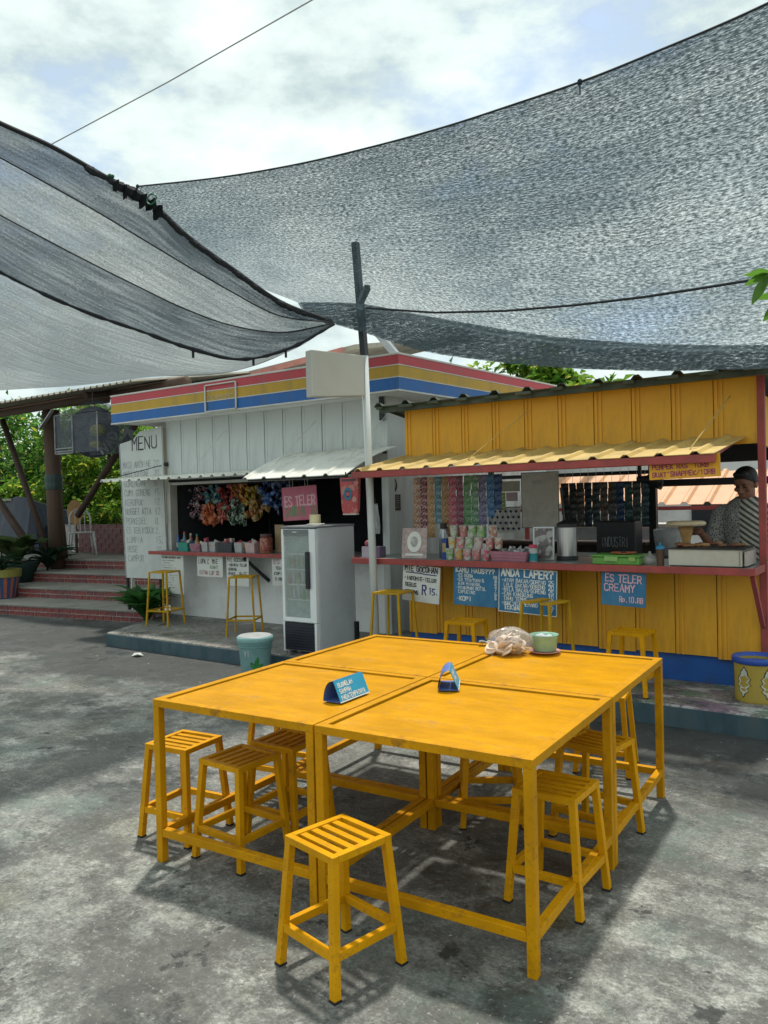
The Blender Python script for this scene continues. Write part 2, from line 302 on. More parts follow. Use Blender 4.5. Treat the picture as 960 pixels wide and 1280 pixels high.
# ---------------------------------------------------------------- mesh helpers
class MB:
    def __init__(self): self.v = []; self.f = []; self.uv = None
    def add(self, vs, fs):
        n = len(self.v); self.v += [tuple(p) for p in vs]; self.f += [tuple(i + n for i in f) for f in fs]; return self
    def box(self, c, s, rz=0.0, m=None):
        x, y, z = (a / 2 for a in s)
        P = [Vector(p) for p in ((-x, -y, -z), (x, -y, -z), (x, y, -z), (-x, y, -z), (-x, -y, z), (x, -y, z), (x, y, z), (-x, y, z))]
        R = m if m is not None else Matrix.Rotation(rz, 3, 'Z')
        return self.add([R @ p + Vector(c) for p in P], [(0, 3, 2, 1), (4, 5, 6, 7), (0, 1, 5, 4), (1, 2, 6, 5), (2, 3, 7, 6), (3, 0, 4, 7)])
    def span(self, a, b):      # box by two corners
        return self.box([(p + q) / 2 for p, q in zip(a, b)], [abs(q - p) for p, q in zip(a, b)])
    def bar(self, p, q, w, h=None, up=(0, 0, 1)):
        p = Vector(p); q = Vector(q); d = q - p; h = h or w
        z = d.normalized(); u = Vector(up)
        if abs(z.dot(u)) > .98: u = Vector((1, 0, 0))
        x = z.cross(u).normalized(); y = x.cross(z).normalized()     # x sideways, y up
        R = Matrix((x, z, y)).transposed()
        return self.box((p + q) / 2, (w, d.length, h), m=R)
    def tube(self, pts, r, n=8, cap=True):
        pts = [Vector(p) for p in pts]; m = len(pts); rs = r if isinstance(r, (list, tuple)) else [r] * m
        base = len(self.v); ref = None
        for i, p in enumerate(pts):
            d = (pts[min(i + 1, m - 1)] - pts[max(i - 1, 0)]).normalized()
            if ref is None: ref = Vector((0, 0, 1)) if abs(d.z) < .9 else Vector((1, 0, 0))
            a = d.cross(ref).normalized(); b = a.cross(d).normalized(); ref = b
            for k in range(n):
                t = 2 * PI * k / n; self.v.append(tuple(p + (a * math.cos(t) + b * math.sin(t)) * rs[i]))
        for i in range(m - 1):
            for k in range(n):
                k2 = (k + 1) % n; self.f.append((base + i * n + k, base + i * n + k2, base + (i + 1) * n + k2, base + (i + 1) * n + k))
        if cap:
            self.f.append(tuple(base + k for k in reversed(range(n)))); self.f.append(tuple(base + (m - 1) * n + k for k in range(n)))
        return self
    def lathe(self, prof, n=20, c=(0, 0, 0), sx=1.0, sy=1.0, R=None):
        base = len(self.v)
        for r, z in prof:
            for k in range(n):
                t = 2 * PI * k / n; p = Vector((r * math.cos(t) * sx, r * math.sin(t) * sy, z))
                if R is not None: p = R @ p
                self.v.append(tuple(p + Vector(c)))
        for i in range(len(prof) - 1):
            for k in range(n):
                k2 = (k + 1) % n; self.f.append((base + i * n + k, base + i * n + k2, base + (i + 1) * n + k2, base + (i + 1) * n + k))
        if prof[0][0] > 1e-6: self.f.append(tuple(base + k for k in reversed(range(n))))
        if prof[-1][0] > 1e-6: self.f.append(tuple(base + (len(prof) - 1) * n + k for k in range(n)))
        return self
    def ball(self, c, r, nu=14, nv=9, R=None):
        r = (r, r, r) if isinstance(r, (int, float)) else r
        prof = [(max(1e-7, math.sin(PI * i / nv)), -math.cos(PI * i / nv)) for i in range(nv + 1)]
        base = len(self.v)
        for a, z in prof:
            for k in range(nu):
                t = 2 * PI * k / nu; p = Vector((a * math.cos(t) * r[0], a * math.sin(t) * r[1], z * r[2]))
                if R is not None: p = R @ p
                self.v.append(tuple(p + Vector(c)))
        for i in range(nv):
            for k in range(nu):
                k2 = (k + 1) % nu; self.f.append((base + i * nu + k, base + i * nu + k2, base + (i + 1) * nu + k2, base + (i + 1) * nu + k))
        return self
    def capsule(self, p, q, r0, r1, n=12):
        p = Vector(p); q = Vector(q); self.tube([p, q], [r0, r1], n); self.ball(p, r0, n, 8); self.ball(q, r1, n, 8); return self
    def prism(self, poly, z0, z1):   # poly in xy
        n = len(poly); vs = [(x, y, z0) for x, y in poly] + [(x, y, z1) for x, y in poly]
        fs = [tuple(reversed(range(n))), tuple(range(n, 2 * n))] + [(i, (i + 1) % n, n + (i + 1) % n, n + i) for i in range(n)]
        return self.add(vs, fs)
    def slab(self, rows, t):      # grid of points, thickened downwards by t
        nr = len(rows); nc = len(rows[0]); top = [Vector(p) for r in rows for p in r]; bot = [p - Vector((0, 0, t)) for p in top]
        n = len(top); fs = []
        for i in range(nr - 1):
            for j in range(nc - 1):
                a = i * nc + j; fs.append((a, a + 1, a + nc + 1, a + nc)); fs.append((n + a, n + a + nc, n + a + nc + 1, n + a + 1))
        edge = [j for j in range(nc)] + [i * nc + nc - 1 for i in range(1, nr)] + [(nr - 1) * nc + j for j in range(nc - 2, -1, -1)] + [i * nc for i in range(nr - 2, 0, -1)]
        for k in range(len(edge)):
            a, b = edge[k], edge[(k + 1) % len(edge)]; fs.append((a, n + a, n + b, b))
        return self.add(top + bot, fs)

def obj(name, mb, mat, parent=None, off=(0, 0, 0), smooth=False, bevel=0.0, kind=None):
    me = bpy.data.meshes.new(name); o3 = Vector(off)
    me.from_pydata([(v[0] - o3.x, v[1] - o3.y, v[2] - o3.z) for v in mb.v], [], mb.f)
    if mb.uv is not None:
        uvl = me.uv_layers.new(name='UVMap'); vi = np.empty(len(me.loops), dtype=np.int32); me.loops.foreach_get('vertex_index', vi)
        uvl.data.foreach_set('uv', np.array(mb.uv, dtype=np.float32)[vi].ravel())
    me.materials.append(mat)
    if smooth: me.polygons.foreach_set('use_smooth', [True] * len(me.polygons))
    me.update()
    o = bpy.data.objects.new(name, me); COL.objects.link(o)
    if parent: o.parent = parent
    if bevel:
        b = o.modifiers.new('bevel', 'BEVEL'); b.width = bevel; b.segments = 2; b.limit_method = 'ANGLE'
    if kind: o['kind'] = kind
    return o
def tag(o, label, cat, group=None):
    o['label'] = label; o['category'] = cat
    if group: o['group'] = group
    return o
def thing(name, label, cat, loc=(0, 0, 0), rz=0.0, group=None):
    o = bpy.data.objects.new(name, None); COL.objects.link(o); o.empty_display_size = .1
    o.location = loc; o.rotation_euler = (0, 0, rz); return tag(o, label, cat, group)
def islands(mb):
    up = list(range(len(mb.v)))
    def find(i):
        while up[i] != i: up[i] = up[up[i]]; i = up[i]
        return i
    for f in mb.f:
        for i in f[1:]: up[find(i)] = find(f[0])
    gr = {}
    for f in mb.f: gr.setdefault(find(f[0]), []).append(f)
    res = []
    for fs in gr.values():
        ids = sorted({i for f in fs for i in f}); mp = {i: k for k, i in enumerate(ids)}; q = MB(); q.add([mb.v[i] for i in ids], [tuple(mp[i] for i in f) for f in fs]); res.append(q)
    return res
class TH:
    """a thing built in world coordinates: parts are shifted to its base point"""
    def __init__(self, name, label, cat, loc, group=None): self.o = thing(name, label, cat, loc, 0, group); self.loc = loc
    def part(self, name, mb, mat, parent=None, split=False, **k):
        if split:
            for q in islands(mb): o = obj(name, q, mat, parent or self.o, off=self.loc, **k)
            return o
        return obj(name, mb, mat, parent or self.o, off=self.loc, **k)
def solo(name, mb, mat, label, cat, loc=(0, 0, 0), group=None, **k):
    o = obj(name, mb, mat, None, off=loc, **k); o.location = loc; return tag(o, label, cat, group)
def struct(name, mb, mat, **k):
    o = obj(name, mb, mat, None, **k); o['kind'] = 'structure'; return o
def copy_tree(o, parent=None):
    c = o.copy(); COL.objects.link(c)
    if parent: c.parent = parent
    for ch in list(o.children): copy_tree(ch, c)
    return c
def dup(root, loc, rz, label):
    c = copy_tree(root); c.location = loc; c.rotation_euler = (0, 0, rz); c['label'] = label; return c
def piece(name, me, parent, loc, rz=0.0, mat=None, scale=None):
    o = bpy.data.objects.new(name, me); COL.objects.link(o); o.parent = parent; o.location = loc; o.rotation_euler = (0, 0, rz)
    if scale: o.scale = scale
    if mat:
        o.material_slots[0].link = 'OBJECT'; o.material_slots[0].material = mat
    return o
def mesh_of(mb, mat, smooth=False):
    me = bpy.data.meshes.new('piece'); me.from_pydata(mb.v, [], mb.f); me.materials.append(mat)
    if smooth: me.polygons.foreach_set('use_smooth', [True] * len(me.polygons))
    me.update(); return me

ORD = ['first', 'second', 'third', 'fourth', 'fifth', 'sixth', 'seventh', 'eighth', 'ninth', 'tenth', 'eleventh', 'twelfth', 'thirteenth', 'fourteenth']

# hand-lettered stroke alphabet on a 4 x 6 grid
FONT = dict(A="00 26 40;12 32", B="00 06 36 45 44 33 03;33 42 41 30 00", C="45 36 16 05 01 10 30 41", D="00 06 26 44 42 20 00", E="40 00 06 46;03 33", F="00 06 46;03 33",
 G="45 36 16 05 01 10 30 41 43 23", H="00 06;40 46;03 43", I="20 26", J="36 31 20 10 01", K="00 06;46 03 40", L="06 00 40", M="00 06 23 46 40", N="00 06 40 46",
 O="10 01 05 16 36 45 41 30 10", P="00 06 36 45 44 33 03", Q="10 01 05 16 36 45 41 30 10;22 40", R="00 06 36 45 44 33 03;23 40", S="45 36 16 05 04 42 41 30 10 01", T="06 46;26 20",
 U="06 01 10 30 41 46", V="06 20 46", W="06 10 23 30 46", X="00 46;06 40", Y="06 23 46;23 20", Z="06 46 00 40")
FONT.update({'0': "10 01 05 16 36 45 41 30 10", '1': "15 26 20", '2': "05 16 36 45 44 00 40", '3': "06 46 23 33 42 41 30 10 01", '4': "30 36 02 42", '5': "46 06 03 33 42 41 30 00",
 '6': "46 16 02 01 10 30 41 42 33 03", '7': "06 46 10", '8': "13 04 05 16 36 45 44 33 13 02 01 10 30 41 42 33", '9': "43 13 04 05 16 36 45 41 30 10", '?': "05 16 36 45 44 23 22;20 21",
 '/': "00 46", '-': "13 33", '+': "03 43;21 25", '.': "20 21", "'": "26 25", '=': "02 42;04 44", 'p': "0z 04 34 43 42 31 01"})
FONT['p'] = "00 04 34 43 42 31 01"
def write(mb, text, x, z, h, cw=None, sw=None, y=0.0, jit=.12, rng=random, slope=0.0):
    """strokes as flat ribbons in the xz plane facing -y, starting at x, baseline z"""
    cw = cw or h * .62; sw = sw or h * .14; k = 0
    for ch in text:
        if ch == ' ': x += cw * .8; continue
        st = FONT.get(ch) or FONT.get(ch.upper())
        if st:
            dx, dz, sc = rng.uniform(-jit, jit) * cw * .2, rng.uniform(-jit, jit) * h * .4, 1 + rng.uniform(-jit, jit) * .5
            for pl in st.split(';'):
                P = [(x + dx + int(t[0]) / 4 * cw * .72, z + dz + slope * x + int(t[1]) / 6 * h * sc) for t in pl.split()]
                for (ax, az), (bx, bz) in zip(P, P[1:]):
                    d = math.hypot(bx - ax, bz - az) or 1e-6; ux, uz = (bx - ax) / d, (bz - az) / d; e = sw * .45; w = sw * .5 * rng.uniform(.70, 1.35)
                    yy = y - (k % 40) * 2e-5; k += 1
                    mb.add([(ax - ux * e + uz * w, yy, az - uz * e - ux * w), (bx + ux * e + uz * w, yy, bz + uz * e - ux * w), (bx + ux * e - uz * w, yy, bz + uz * e + ux * w), (ax - ux * e - uz * w, yy, az - uz * e + ux * w)], [(0, 1, 2, 3)])
        x += cw
    return x

def corrugated(x0, x1, y0, z0, y1, z1, pitch=.13, h=.022, t=.006, skew=0.0, ns=1, sag=0.0, duty=.35):
    """ribbed sheet running from edge (y0,z0) to edge (y1,z1); ribs run along y"""
    xs = []; x = x0
    while x < x1 - 1e-4:
        for q, hh in ((0, 0), (duty * .3, h), (duty * .7, h), (duty, 0)):
            if x + q * pitch < x1: xs.append((x + q * pitch, hh))
        x += pitch
    xs.append((x1, 0)); rows = []
    for i in range(ns + 1):
        s = i / ns; rows.append([(px + skew * s, y0 + (y1 - y0) * s, z0 + (z1 - z0) * s + hh - sag * math.sin(PI * s)) for px, hh in xs])
    return MB().slab(rows, t)

def leaf_quads(mb, c, d, n, ln, wd, fold=.25):
    """one leaf: a narrow diamond pair folded along its rib"""
    d = d.normalized(); s = d.cross(n)
    if s.length < 1e-4: s = d.orthogonal()
    s.normalize(); n2 = s.cross(d).normalized()
    a = c; b = c + d * ln; m = c + d * ln * .45 + n2 * ln * .06
    l = m + s * wd / 2 + n2 * wd * fold; r = m - s * wd / 2 + n2 * wd * fold
    mb.add([a, r, b, l], [(0, 1, 2), (0, 2, 3)])

def crown_mesh(c, R, nclump, per, leaf, rng, flat=1.0):
    mb = MB(); c = Vector(c)
    for _ in range(nclump):
        while True:
            p = Vector((rng.uniform(-1, 1), rng.uniform(-1, 1), rng.uniform(-1, 1)))
            if .25 < p.length < 1: break
        cc = c + Vector((p.x * R[0], p.y * R[1], p.z * R[2])); cr = rng.uniform(.12, .26) * sum(R) / 3
        for _ in range(per):
            q = Vector((rng.gauss(0, 1), rng.gauss(0, 1), rng.gauss(0, .7))) * cr * .6
            d = Vector((rng.gauss(0, 1), rng.gauss(0, 1), rng.gauss(-.35, .6))) + q.normalized() * .5
            n = Vector((rng.gauss(0, .5), rng.gauss(0, .5), 1)); sc = rng.uniform(.7, 1.3) * leaf
            leaf_quads(mb, cc + q, d, n, sc, sc * .5)
    return mb
def tree(label, x, y, h, R, rng, mat, nclump=60, per=60, leaf=.22, zc=None, group=None, cat='tree', trunk=.16):
    t = TH('tree', label, cat, (x, y, 0), group)
    zc = zc or h - R[2] * .8
    mb = MB(); mb.tube([(x, y, 0), (x + .1, y, zc * .45), (x - .05, y + .1, zc * .8), (x, y, zc + R[2] * .5)], [trunk, trunk * .8, trunk * .6, trunk * .15], 9)
    for k in range(9):
        a = rng.uniform(0, 2 * PI); z0 = zc * rng.uniform(.55, .95); q = Vector((math.cos(a) * R[0] * .75, math.sin(a) * R[1] * .75, R[2] * rng.uniform(.0, .5)))
        p0 = Vector((x, y, z0)); mb.tube([p0, p0 + q * .5 + Vector((0, 0, .15)), p0 + q], [trunk * .35, trunk * .22, trunk * .07], 6)
    t.part('trunk', mb, MT['bark'], smooth=True)
    t.part('crown', crown_mesh((x, y, zc), R, nclump, per, leaf, rng), mat)
    return t

# ---------------------------------------------------------------- setting: yard, platform, steps
g = MB(); g.add([(-90, -60, 0), (90, -60, 0), (90, 120, 0), (-90, 120, 0)], [(0, 1, 2, 3)])
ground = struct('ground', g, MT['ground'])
pf = MB().prism([(-7.88, 5.63), (-3.0, 5.58), (2.6, 5.50), (2.6, 11.5), (-8.46, 11.5), (-8.44, 6.9)], -.02, .15)
platform = struct('platform', pf, MT['plat'], bevel=.012)
kb = MB()
for (a, b) in (((-7.88, 5.63), (-3.0, 5.58)), ((-3.0, 5.58), (2.6, 5.50)), ((-8.44, 6.9), (-7.88, 5.63))):
    d = Vector((b[0] - a[0], b[1] - a[1], 0)).normalized(); n = Vector((d.y, -d.x, 0)) * .010
    kb.add([(a[0], a[1], 0), (b[0], b[1], 0), (b[0], b[1], .135), (a[0], a[1], .135), (a[0] + n.x, a[1] + n.y, 0), (b[0] + n.x, b[1] + n.y, 0), (b[0] + n.x, b[1] + n.y, .135), (a[0] + n.x, a[1] + n.y, .135)],
           [(4, 5, 6, 7), (7, 6, 2, 3), (0, 4, 7, 3), (1, 2, 6, 5)])
obj('painted_edge', kb, MT['kerb'], platform)

# brick-tiled steps: local frame turned 9 degrees
SA = math.radians(9); sx, sy = math.cos(SA), math.sin(SA)
def sp(a, b, z): return (-11 + a * sx - b * sy, 6.62 + a * sy + b * sx, z)
steps = bpy.data.objects.new('steps', None); COL.objects.link(steps); steps['kind'] = 'structure'; steps.location = sp(0, 0, 0); steps.rotation_euler = (0, 0, SA)
RB = [0, .68, 1.36, 2.02]; RH = .17
tb = MB(); cb = MB()
for i, b in enumerate(RB):
    z1 = RH * (i + 1); b2 = RB[i + 1] if i < 3 else 9.0
    cb.span((-7.5, b + .012, RH * i - .01), (2.45 if i < 1 else 2.35, 9.0, z1 - .028))
    tb.span((-7.5, b - .012, z1 - .026), (2.47 if i < 1 else 2.37, b2 + .02, z1))
obj('riser_core', cb, MT['grout'], steps); obj('tread', tb, MT['tread'], steps, bevel=.006)
tiles = {}
for i, b in enumerate(RB):
    for row in range(2):
        x = -3.6 + (0 if row else .1) - (1.2 if i == 0 else 0); k = 0
        while x < 2.25:
            w = random.choice((.15, .155, .16, .23, .155))
            key = round(w, 3)
            if key not in tiles: tiles[key] = mesh_of(MB().box((0, 0, 0), (w - .018, .018, .057)), MT['tile'])
            piece('tile', tiles[key], steps, (x + w / 2, b + .010 + random.uniform(-.002, .003), RH * i + .036 + row * .069), random.uniform(-.012, .012), MT['tile'] if random.random() < .6 else MT['tile2'])
            x += w; k += 1
# low tiled wall at the back of the terrace
lw = TH('low_wall', 'low dark brick-tiled wall behind the white chair on the terrace', 'wall', (-12, 9.75, .68))
lw.part('wall_core', MB().span((-18, 9.76, .60), (-8.6, 9.95, 1.24)), MT['grout'])
wt = mesh_of(MB().box((0, 0, 0), (.235, .02, .088)), MT['tile2'])
for r in range(6):
    x = -14.6 + (.12 if r % 2 else 0)
    while x < -9.4:
        piece('tile', wt, lw.o, (x + .125 + 12, .002 + random.uniform(-.003, .002), .05 + r * .095), 0, MT['tile2']); x += .25

# ---------------------------------------------------------------- white kiosk with striped fascia
K = TH('kiosk', 'white kiosk with red yellow and blue striped fascia', 'kiosk', (-6.6, 7.02, .15))
KX0, KX1, KY = -8.43, -4.86, 7.02
K.part('front_wall', MB().span((KX0, KY, .15), (KX1, KY + .1, .985)), MT['white'])
pm = mesh_of(MB().box((0, 0, 0), (.288, .014, .80)).box((-.12, -.0085, 0), (.030, .003, .80)), MT['kpanel'])
n = 12; wd = (KX1 - KX0) / n
for i in range(n): piece('wall_panel', pm, K.o, (KX0 + wd * (i + .5) + 6.6, .012 + random.uniform(-.002, .002), 2.33 - .15))
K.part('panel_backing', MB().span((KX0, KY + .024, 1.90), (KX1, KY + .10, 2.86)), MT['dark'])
K.part('side_wall', MB().span((KX1 - .05, KY + .11, .15), (KX1 + .01, 11.2, 2.9)), MT['kpanel'])
K.part('corner_post', MB().span((KX1 - .07, KY - .012, .15), (KX1 + .02, KY + .108, 2.75)), MT['kpanel'], bevel=.004)
K.part('left_wall', MB().span((KX0, KY + .11, .15), (KX0 + .06, 11.2, 2.9)), MT['white'])
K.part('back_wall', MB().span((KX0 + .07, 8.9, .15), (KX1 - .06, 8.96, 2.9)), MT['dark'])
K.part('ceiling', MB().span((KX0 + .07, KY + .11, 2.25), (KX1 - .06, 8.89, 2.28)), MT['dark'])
wf = MB().span((-8.42, KY - .03, .99), (-8.34, KY + .09, 1.90)).span((-8.34, KY - .01, 1.86), (-4.95, KY + .07, 1.895))
K.part('window_frame', wf, MT['trim'], bevel=.004)
K.part('roof', MB().span((-9.05, 6.77, 3.0), (-4.49, 11.1, 3.06)), MT['trim'])
K.part('soffit', MB().span((-9.05, 6.77, 2.705), (-4.49, 11.1, 2.735)), MT['white'])
FZ = [(2.695, 2.712, 'trim', .006), (2.712, 2.832, 'fblu', 0), (2.832, 2.843, 'trim', .004), (2.843, 2.955, 'fyel', 0), (2.955, 2.966, 'trim', .004), (2.966, 3.062, 'fred', 0), (3.062, 3.082, 'trim', .006)]
NM = {'trim': 'white_trim', 'fblu': 'blue_band', 'fyel': 'yellow_band', 'fred': 'red_band'}
for z0, z1, m, pr in FZ:
    q = MB()      # mitred corner: front face, right face
    q.prism([(-9.10 - pr, 6.67 - pr), (-4.45 + pr, 6.67 - pr), (-4.13 + pr, 11.2), (-4.165, 11.2), (-4.485, 6.76), (-9.10 - pr, 6.76)], z0, z1)
    K.part(NM[m], q, MT[m], bevel=.002)
# faded emblem frame and lettering on the fascia
em = MB()
for z0, z1, x0, x1 in ((2.705, 2.72, -7.25, -6.74), (3.02, 3.035, -7.25, -6.74), (2.715, 3.025, -7.265, -7.245), (2.715, 3.025, -6.745, -6.725)): em.span((x0, 6.648, z0), (x1, 6.664, z1))
K.part('emblem_frame', em, MT['trim'], bevel=.004)
lt = MB(); write(lt, 'I', -7.235, 2.85, .14, .06, .014, y=6.6665); write(lt, 'NDOMARET', -7.165, 2.852, .042, .049, .010, y=6.6665, jit=.02)
K.part('emblem_lettering', lt, M('faded_cream_lettering', (.50, .40, .20), .6, .3, 40))
# stays of the awnings, on the wall
K.part('shelf', MB().span((-8.40, 6.69, .985), (-4.95, 7.35, 1.008)), MT['zinc'])
K.part('shelf_edge', MB().span((-8.41, 6.665, .968), (-4.94, 6.688, 1.012)), MT['red'], bevel=.003)
K.part('shelf_bracket', MB().bar((-6.72, 6.70, .955), (-6.62, 7.01, .66), .035), MT['black'])
aw = corrugated(-8.86, -6.02, 6.30, 1.925, 7.0, 1.975, .185, .024, .014)
K.part('left_awning', aw, MT['awn_w'])
aw = corrugated(-6.17, -4.76, 6.16, 1.860, 6.98, 2.165, .28, .020, .008, ns=5, sag=-.035, duty=.25, skew=.06)
K.part('right_awning', aw, MT['awn_w'])
K.part('awning_bar', MB().span((-6.15, 6.22, 1.835), (-4.80, 6.25, 1.86)), MT['black'])
st = MB()
for x, zb in ((-7.45, 1.96), (-6.0, 2.10), (-5.0, 2.12)): st.tube([(x, 6.5, zb - .01 if x < -7 else 2.02), (x + .18, 7.0, 2.52)], .004, 5)
K.part('stay_wire', st, MT['trim'], split=True)
st = MB().box((-4.87, 6.99, 2.12), (.03, .04, .05)).box((-8.40, 6.99, 2.14), (.03, .05, .05)).tube([(-8.40, 6.98, 2.14), (-8.95, 6.45, 1.95)], .006, 5).tube([(-4.87, 6.98, 2.12), (-5.15, 6.4, 1.96)], .006, 5).span((-4.90, 6.95, 2.45), (-4.86, 6.99, 2.70))
K.part('stay_hook', st, MT['black'], split=True)
# dark screen behind the hanging snacks, rail they hang from
K.part('hanging_rail', MB().tube([(-8.3, 7.3, 1.86), (-6.1, 7.3, 1.86)], .012, 6), MT['black'])

# stickers on the kiosk side wall
sk = TH('wall_sticker', 'round black emblem sticker above a dark price list on the grey kiosk side wall', 'sticker', (-4.84, 7.1, 1.75))
sk.part('round_emblem', MB().lathe([(.001, 0), (.085, 0), (.085, .004), (.001, .004)], 22, (-4.85, 7.10, 1.755), R=Matrix.Rotation(PI / 2, 3, 'Y')), MT['black'])
q = MB()
for s in (-1, 1): q.lathe([(.001, 0), (.028, 0), (.028, .002), (.001, .002)], 12, (-4.8455, 7.10 + s * .034, 1.765), 1.5, .8, R=Matrix.Rotation(PI / 2, 3, 'Y'))
sk.part('emblem_mark', q, MT['inkgrey'])
pl_ = TH('price_card', 'dark printed price card under the round emblem on the kiosk side wall', 'sign', (-4.84, 7.12, 1.57))
pl_.part('card', MB().span((-4.849, 7.01, 1.48), (-4.843, 7.24, 1.655)), MT['black'])
q = MB()
for i in range(6):
    for x0, x1 in ((7.03, 7.11), (7.14, 7.22)): q.span((-4.8425, x0, 1.632 - i * .024), (-4.8415, x1 - random.random() * .03, 1.638 - i * .024))
pl_.part('print', q, MT['inkgrey'])

# ---------------------------------------------------------------- orange stall
O = TH('food_stall', 'orange panelled food stall with cream awning and red counter edge', 'stall', (-2.6, 6.28, .15))
OX0, OX1, OY = -4.13, -1.07, 6.28
O.part('plinth', MB().span((OX0, OY + .03, .151), (OX1, OY + .10, .37)), MT['blue'])
n = 10; wd = (OX1 - OX0) / n
def opanel(h, top):
    q = MB().box((0, 0, 0), (wd - .006, .012, h)); q.box((-wd / 2 + .022, -.010, 0), (.018, .010, h)).box((-wd / 2 + .058, -.010, 0), (.018, .010, h))
    return mesh_of(q, MT['orange'])
pl, pu = opanel(.69, 0), opanel(.50, 1)
for i in range(n):
    piece('lower_panel', pl, O.o, (OX0 + wd * (i + .5) + 2.6, random.uniform(-.002, .002), .70 - .15 + (.008 if i % 3 else -.006)))
    piece('upper_panel', pu, O.o, (OX0 + wd * (i + .5) + 2.6, random.uniform(-.002, .002), 2.195 - .15))
O.part('inner_lining', MB().span((OX0 + .01, OY + .02, .372), (OX1 - .01, OY + .09, 1.03)).span((OX0 + .01, OY + .02, 1.97), (OX1 - .01, OY + .05, 2.43)), MT['darkwood'])
fr = MB().span((OX1 - .005, OY - .035, .152), (OX1 + .045, OY + .015, 2.46))
O.part('right_post', fr, MT['red'], bevel=.004)
O.part('side_panel', MB().span((OX1 - .01, OY + .11, 1.93), (OX1 + .02, 8.3, 2.30)), MT['orange'])
O.part('roof_sheet', corrugated(-4.32, -.80, 6.05, 2.47, 8.5, 2.16, .30, .032, .006, duty=.3), MT['greenroof'])
O.part('roof_purlin', MB().span((-4.30, 6.10, 2.415), (-.85, 6.15, 2.465)), MT['greenroof'])
bt = MB()
for i in range(13): bt.box((-4.25 + i * .29, 6.045, 2.452 + random.uniform(-.01, .008)), (random.uniform(.05, .16), .05, .022))
O.part('roof_edge_batten', bt, MT['greenroof'], split=True)
O.part('awning_sheet', corrugated(-4.20, -1.22, 5.56, 1.857, 6.255, 2.0, .235, .020, .005, skew=.07, duty=.30), MT['awn_y'])
O.part('awning_beam', MB().span((-4.24, 5.565, 1.795), (-1.22, 5.605, 1.852)), MT['red'], bevel=.004)
ar = MB()
for x in (-4.18, -2.7, -1.26): ar.bar((x, 5.61, 1.83), (x, 6.26, 1.955), .03)
O.part('awning_arm', ar, MT['red'], split=True)
O.part('stay_cord', MB().tube([(-1.42, 5.75, 1.90), (-1.25, 6.24, 2.30)], .005, 5).tube([(-3.2, 5.75, 1.90), (-2.85, 6.25, 2.33)], .004, 5), MT['awn_y'], split=True)
O.part('counter_top', MB().span((-4.46, 5.875, 1.042), (-1.06, 6.62, 1.064)), MT['zinc'])
O.part('counter_edge', MB().span((-4.48, 5.85, 1.018), (-1.035, 5.873, 1.070)).span((-1.058, 5.875, 1.018), (-1.035, 6.24, 1.070)), MT['red'], bevel=.003)
O.part('counter_brace', MB().bar((-1.06, 5.90, 1.01), (-1.055, 6.235, .62), .03), MT['red'])
cb = MB()
# back side of the stall: low wall, posts, beams
O.part('back_wall', MB().span((-4.3, 8.28, .152), (-1.05, 8.33, 1.08)), MT['darkwood'])
O.part('back_shelf', MB().span((-4.3, 7.95, 1.082), (-2.4, 8.27, 1.11)), MT['darkwood'])
O.part('back_post', MB().span((-2.38, 8.0, .152), (-2.31, 8.07, 2.2)).span((-4.3, 8.27, 1.115), (-4.25, 8.275 + .05, 2.18)), MT['black'], split=True)
O.part('back_beam', MB().span((-4.3, 8.2, 1.885), (-1.05, 8.26, 2.16)).span((-2.30, 8.2, 1.665), (-1.05, 8.24, 1.735)), MT['black'], split=True)
O.part('back_rail', MB().span((-4.3, 8.205, 1.80), (-2.38, 8.235, 1.84)), MT['black'])

# sign pole and blank sign box
P = TH('sign_pole', 'tall steel pole carrying a blank sign box beside the kiosk', 'pole', (-4.19, 5.8, .15))
P.part('lower_pole', MB().tube([(-4.18, 5.8, .15), (-4.235, 5.8, 2.9)], .034, 12), MT['kpanel'], smooth=True)
P.part('upper_pole', MB().bar((-4.235, 5.8, 2.9), (-4.305, 5.8, 3.93), .055), MT['black'])
P.part('cross_arm', MB().bar((-4.27, 5.80, 3.38), (-4.08, 5.66, 3.46), .05), MT['black'])
P.part('guy_brace', MB().bar((-5.12, 7.2, 3.50), (-4.80, 7.2, 3.14), .07), MT['steel'])
a = Vector((-4.381, 5.193, 0)); b = Vector((-4.247, 5.76, 0)); d = (b - a).normalized(); nrm = Vector((d.y, -d.x, 0)) * .045
v = []
for s in (1, -1):
    for p, z0, z1 in ((a, 2.485, 2.885), (b, 2.535, 2.895)):
        for z in (z0, z1): v.append(tuple(p + nrm * s + Vector((0, 0, z))))
P.part('sign_box', MB().add(v, [(0, 2, 3, 1), (4, 5, 7, 6), (0, 4, 6, 2), (1, 3, 7, 5), (0, 1, 5, 4), (2, 6, 7, 3)]), M('blank_sign_face', (.50, .49, .44), .5, .06, 3, dirt=(.34, .32, .26), dirt_amt=.5), bevel=.008)

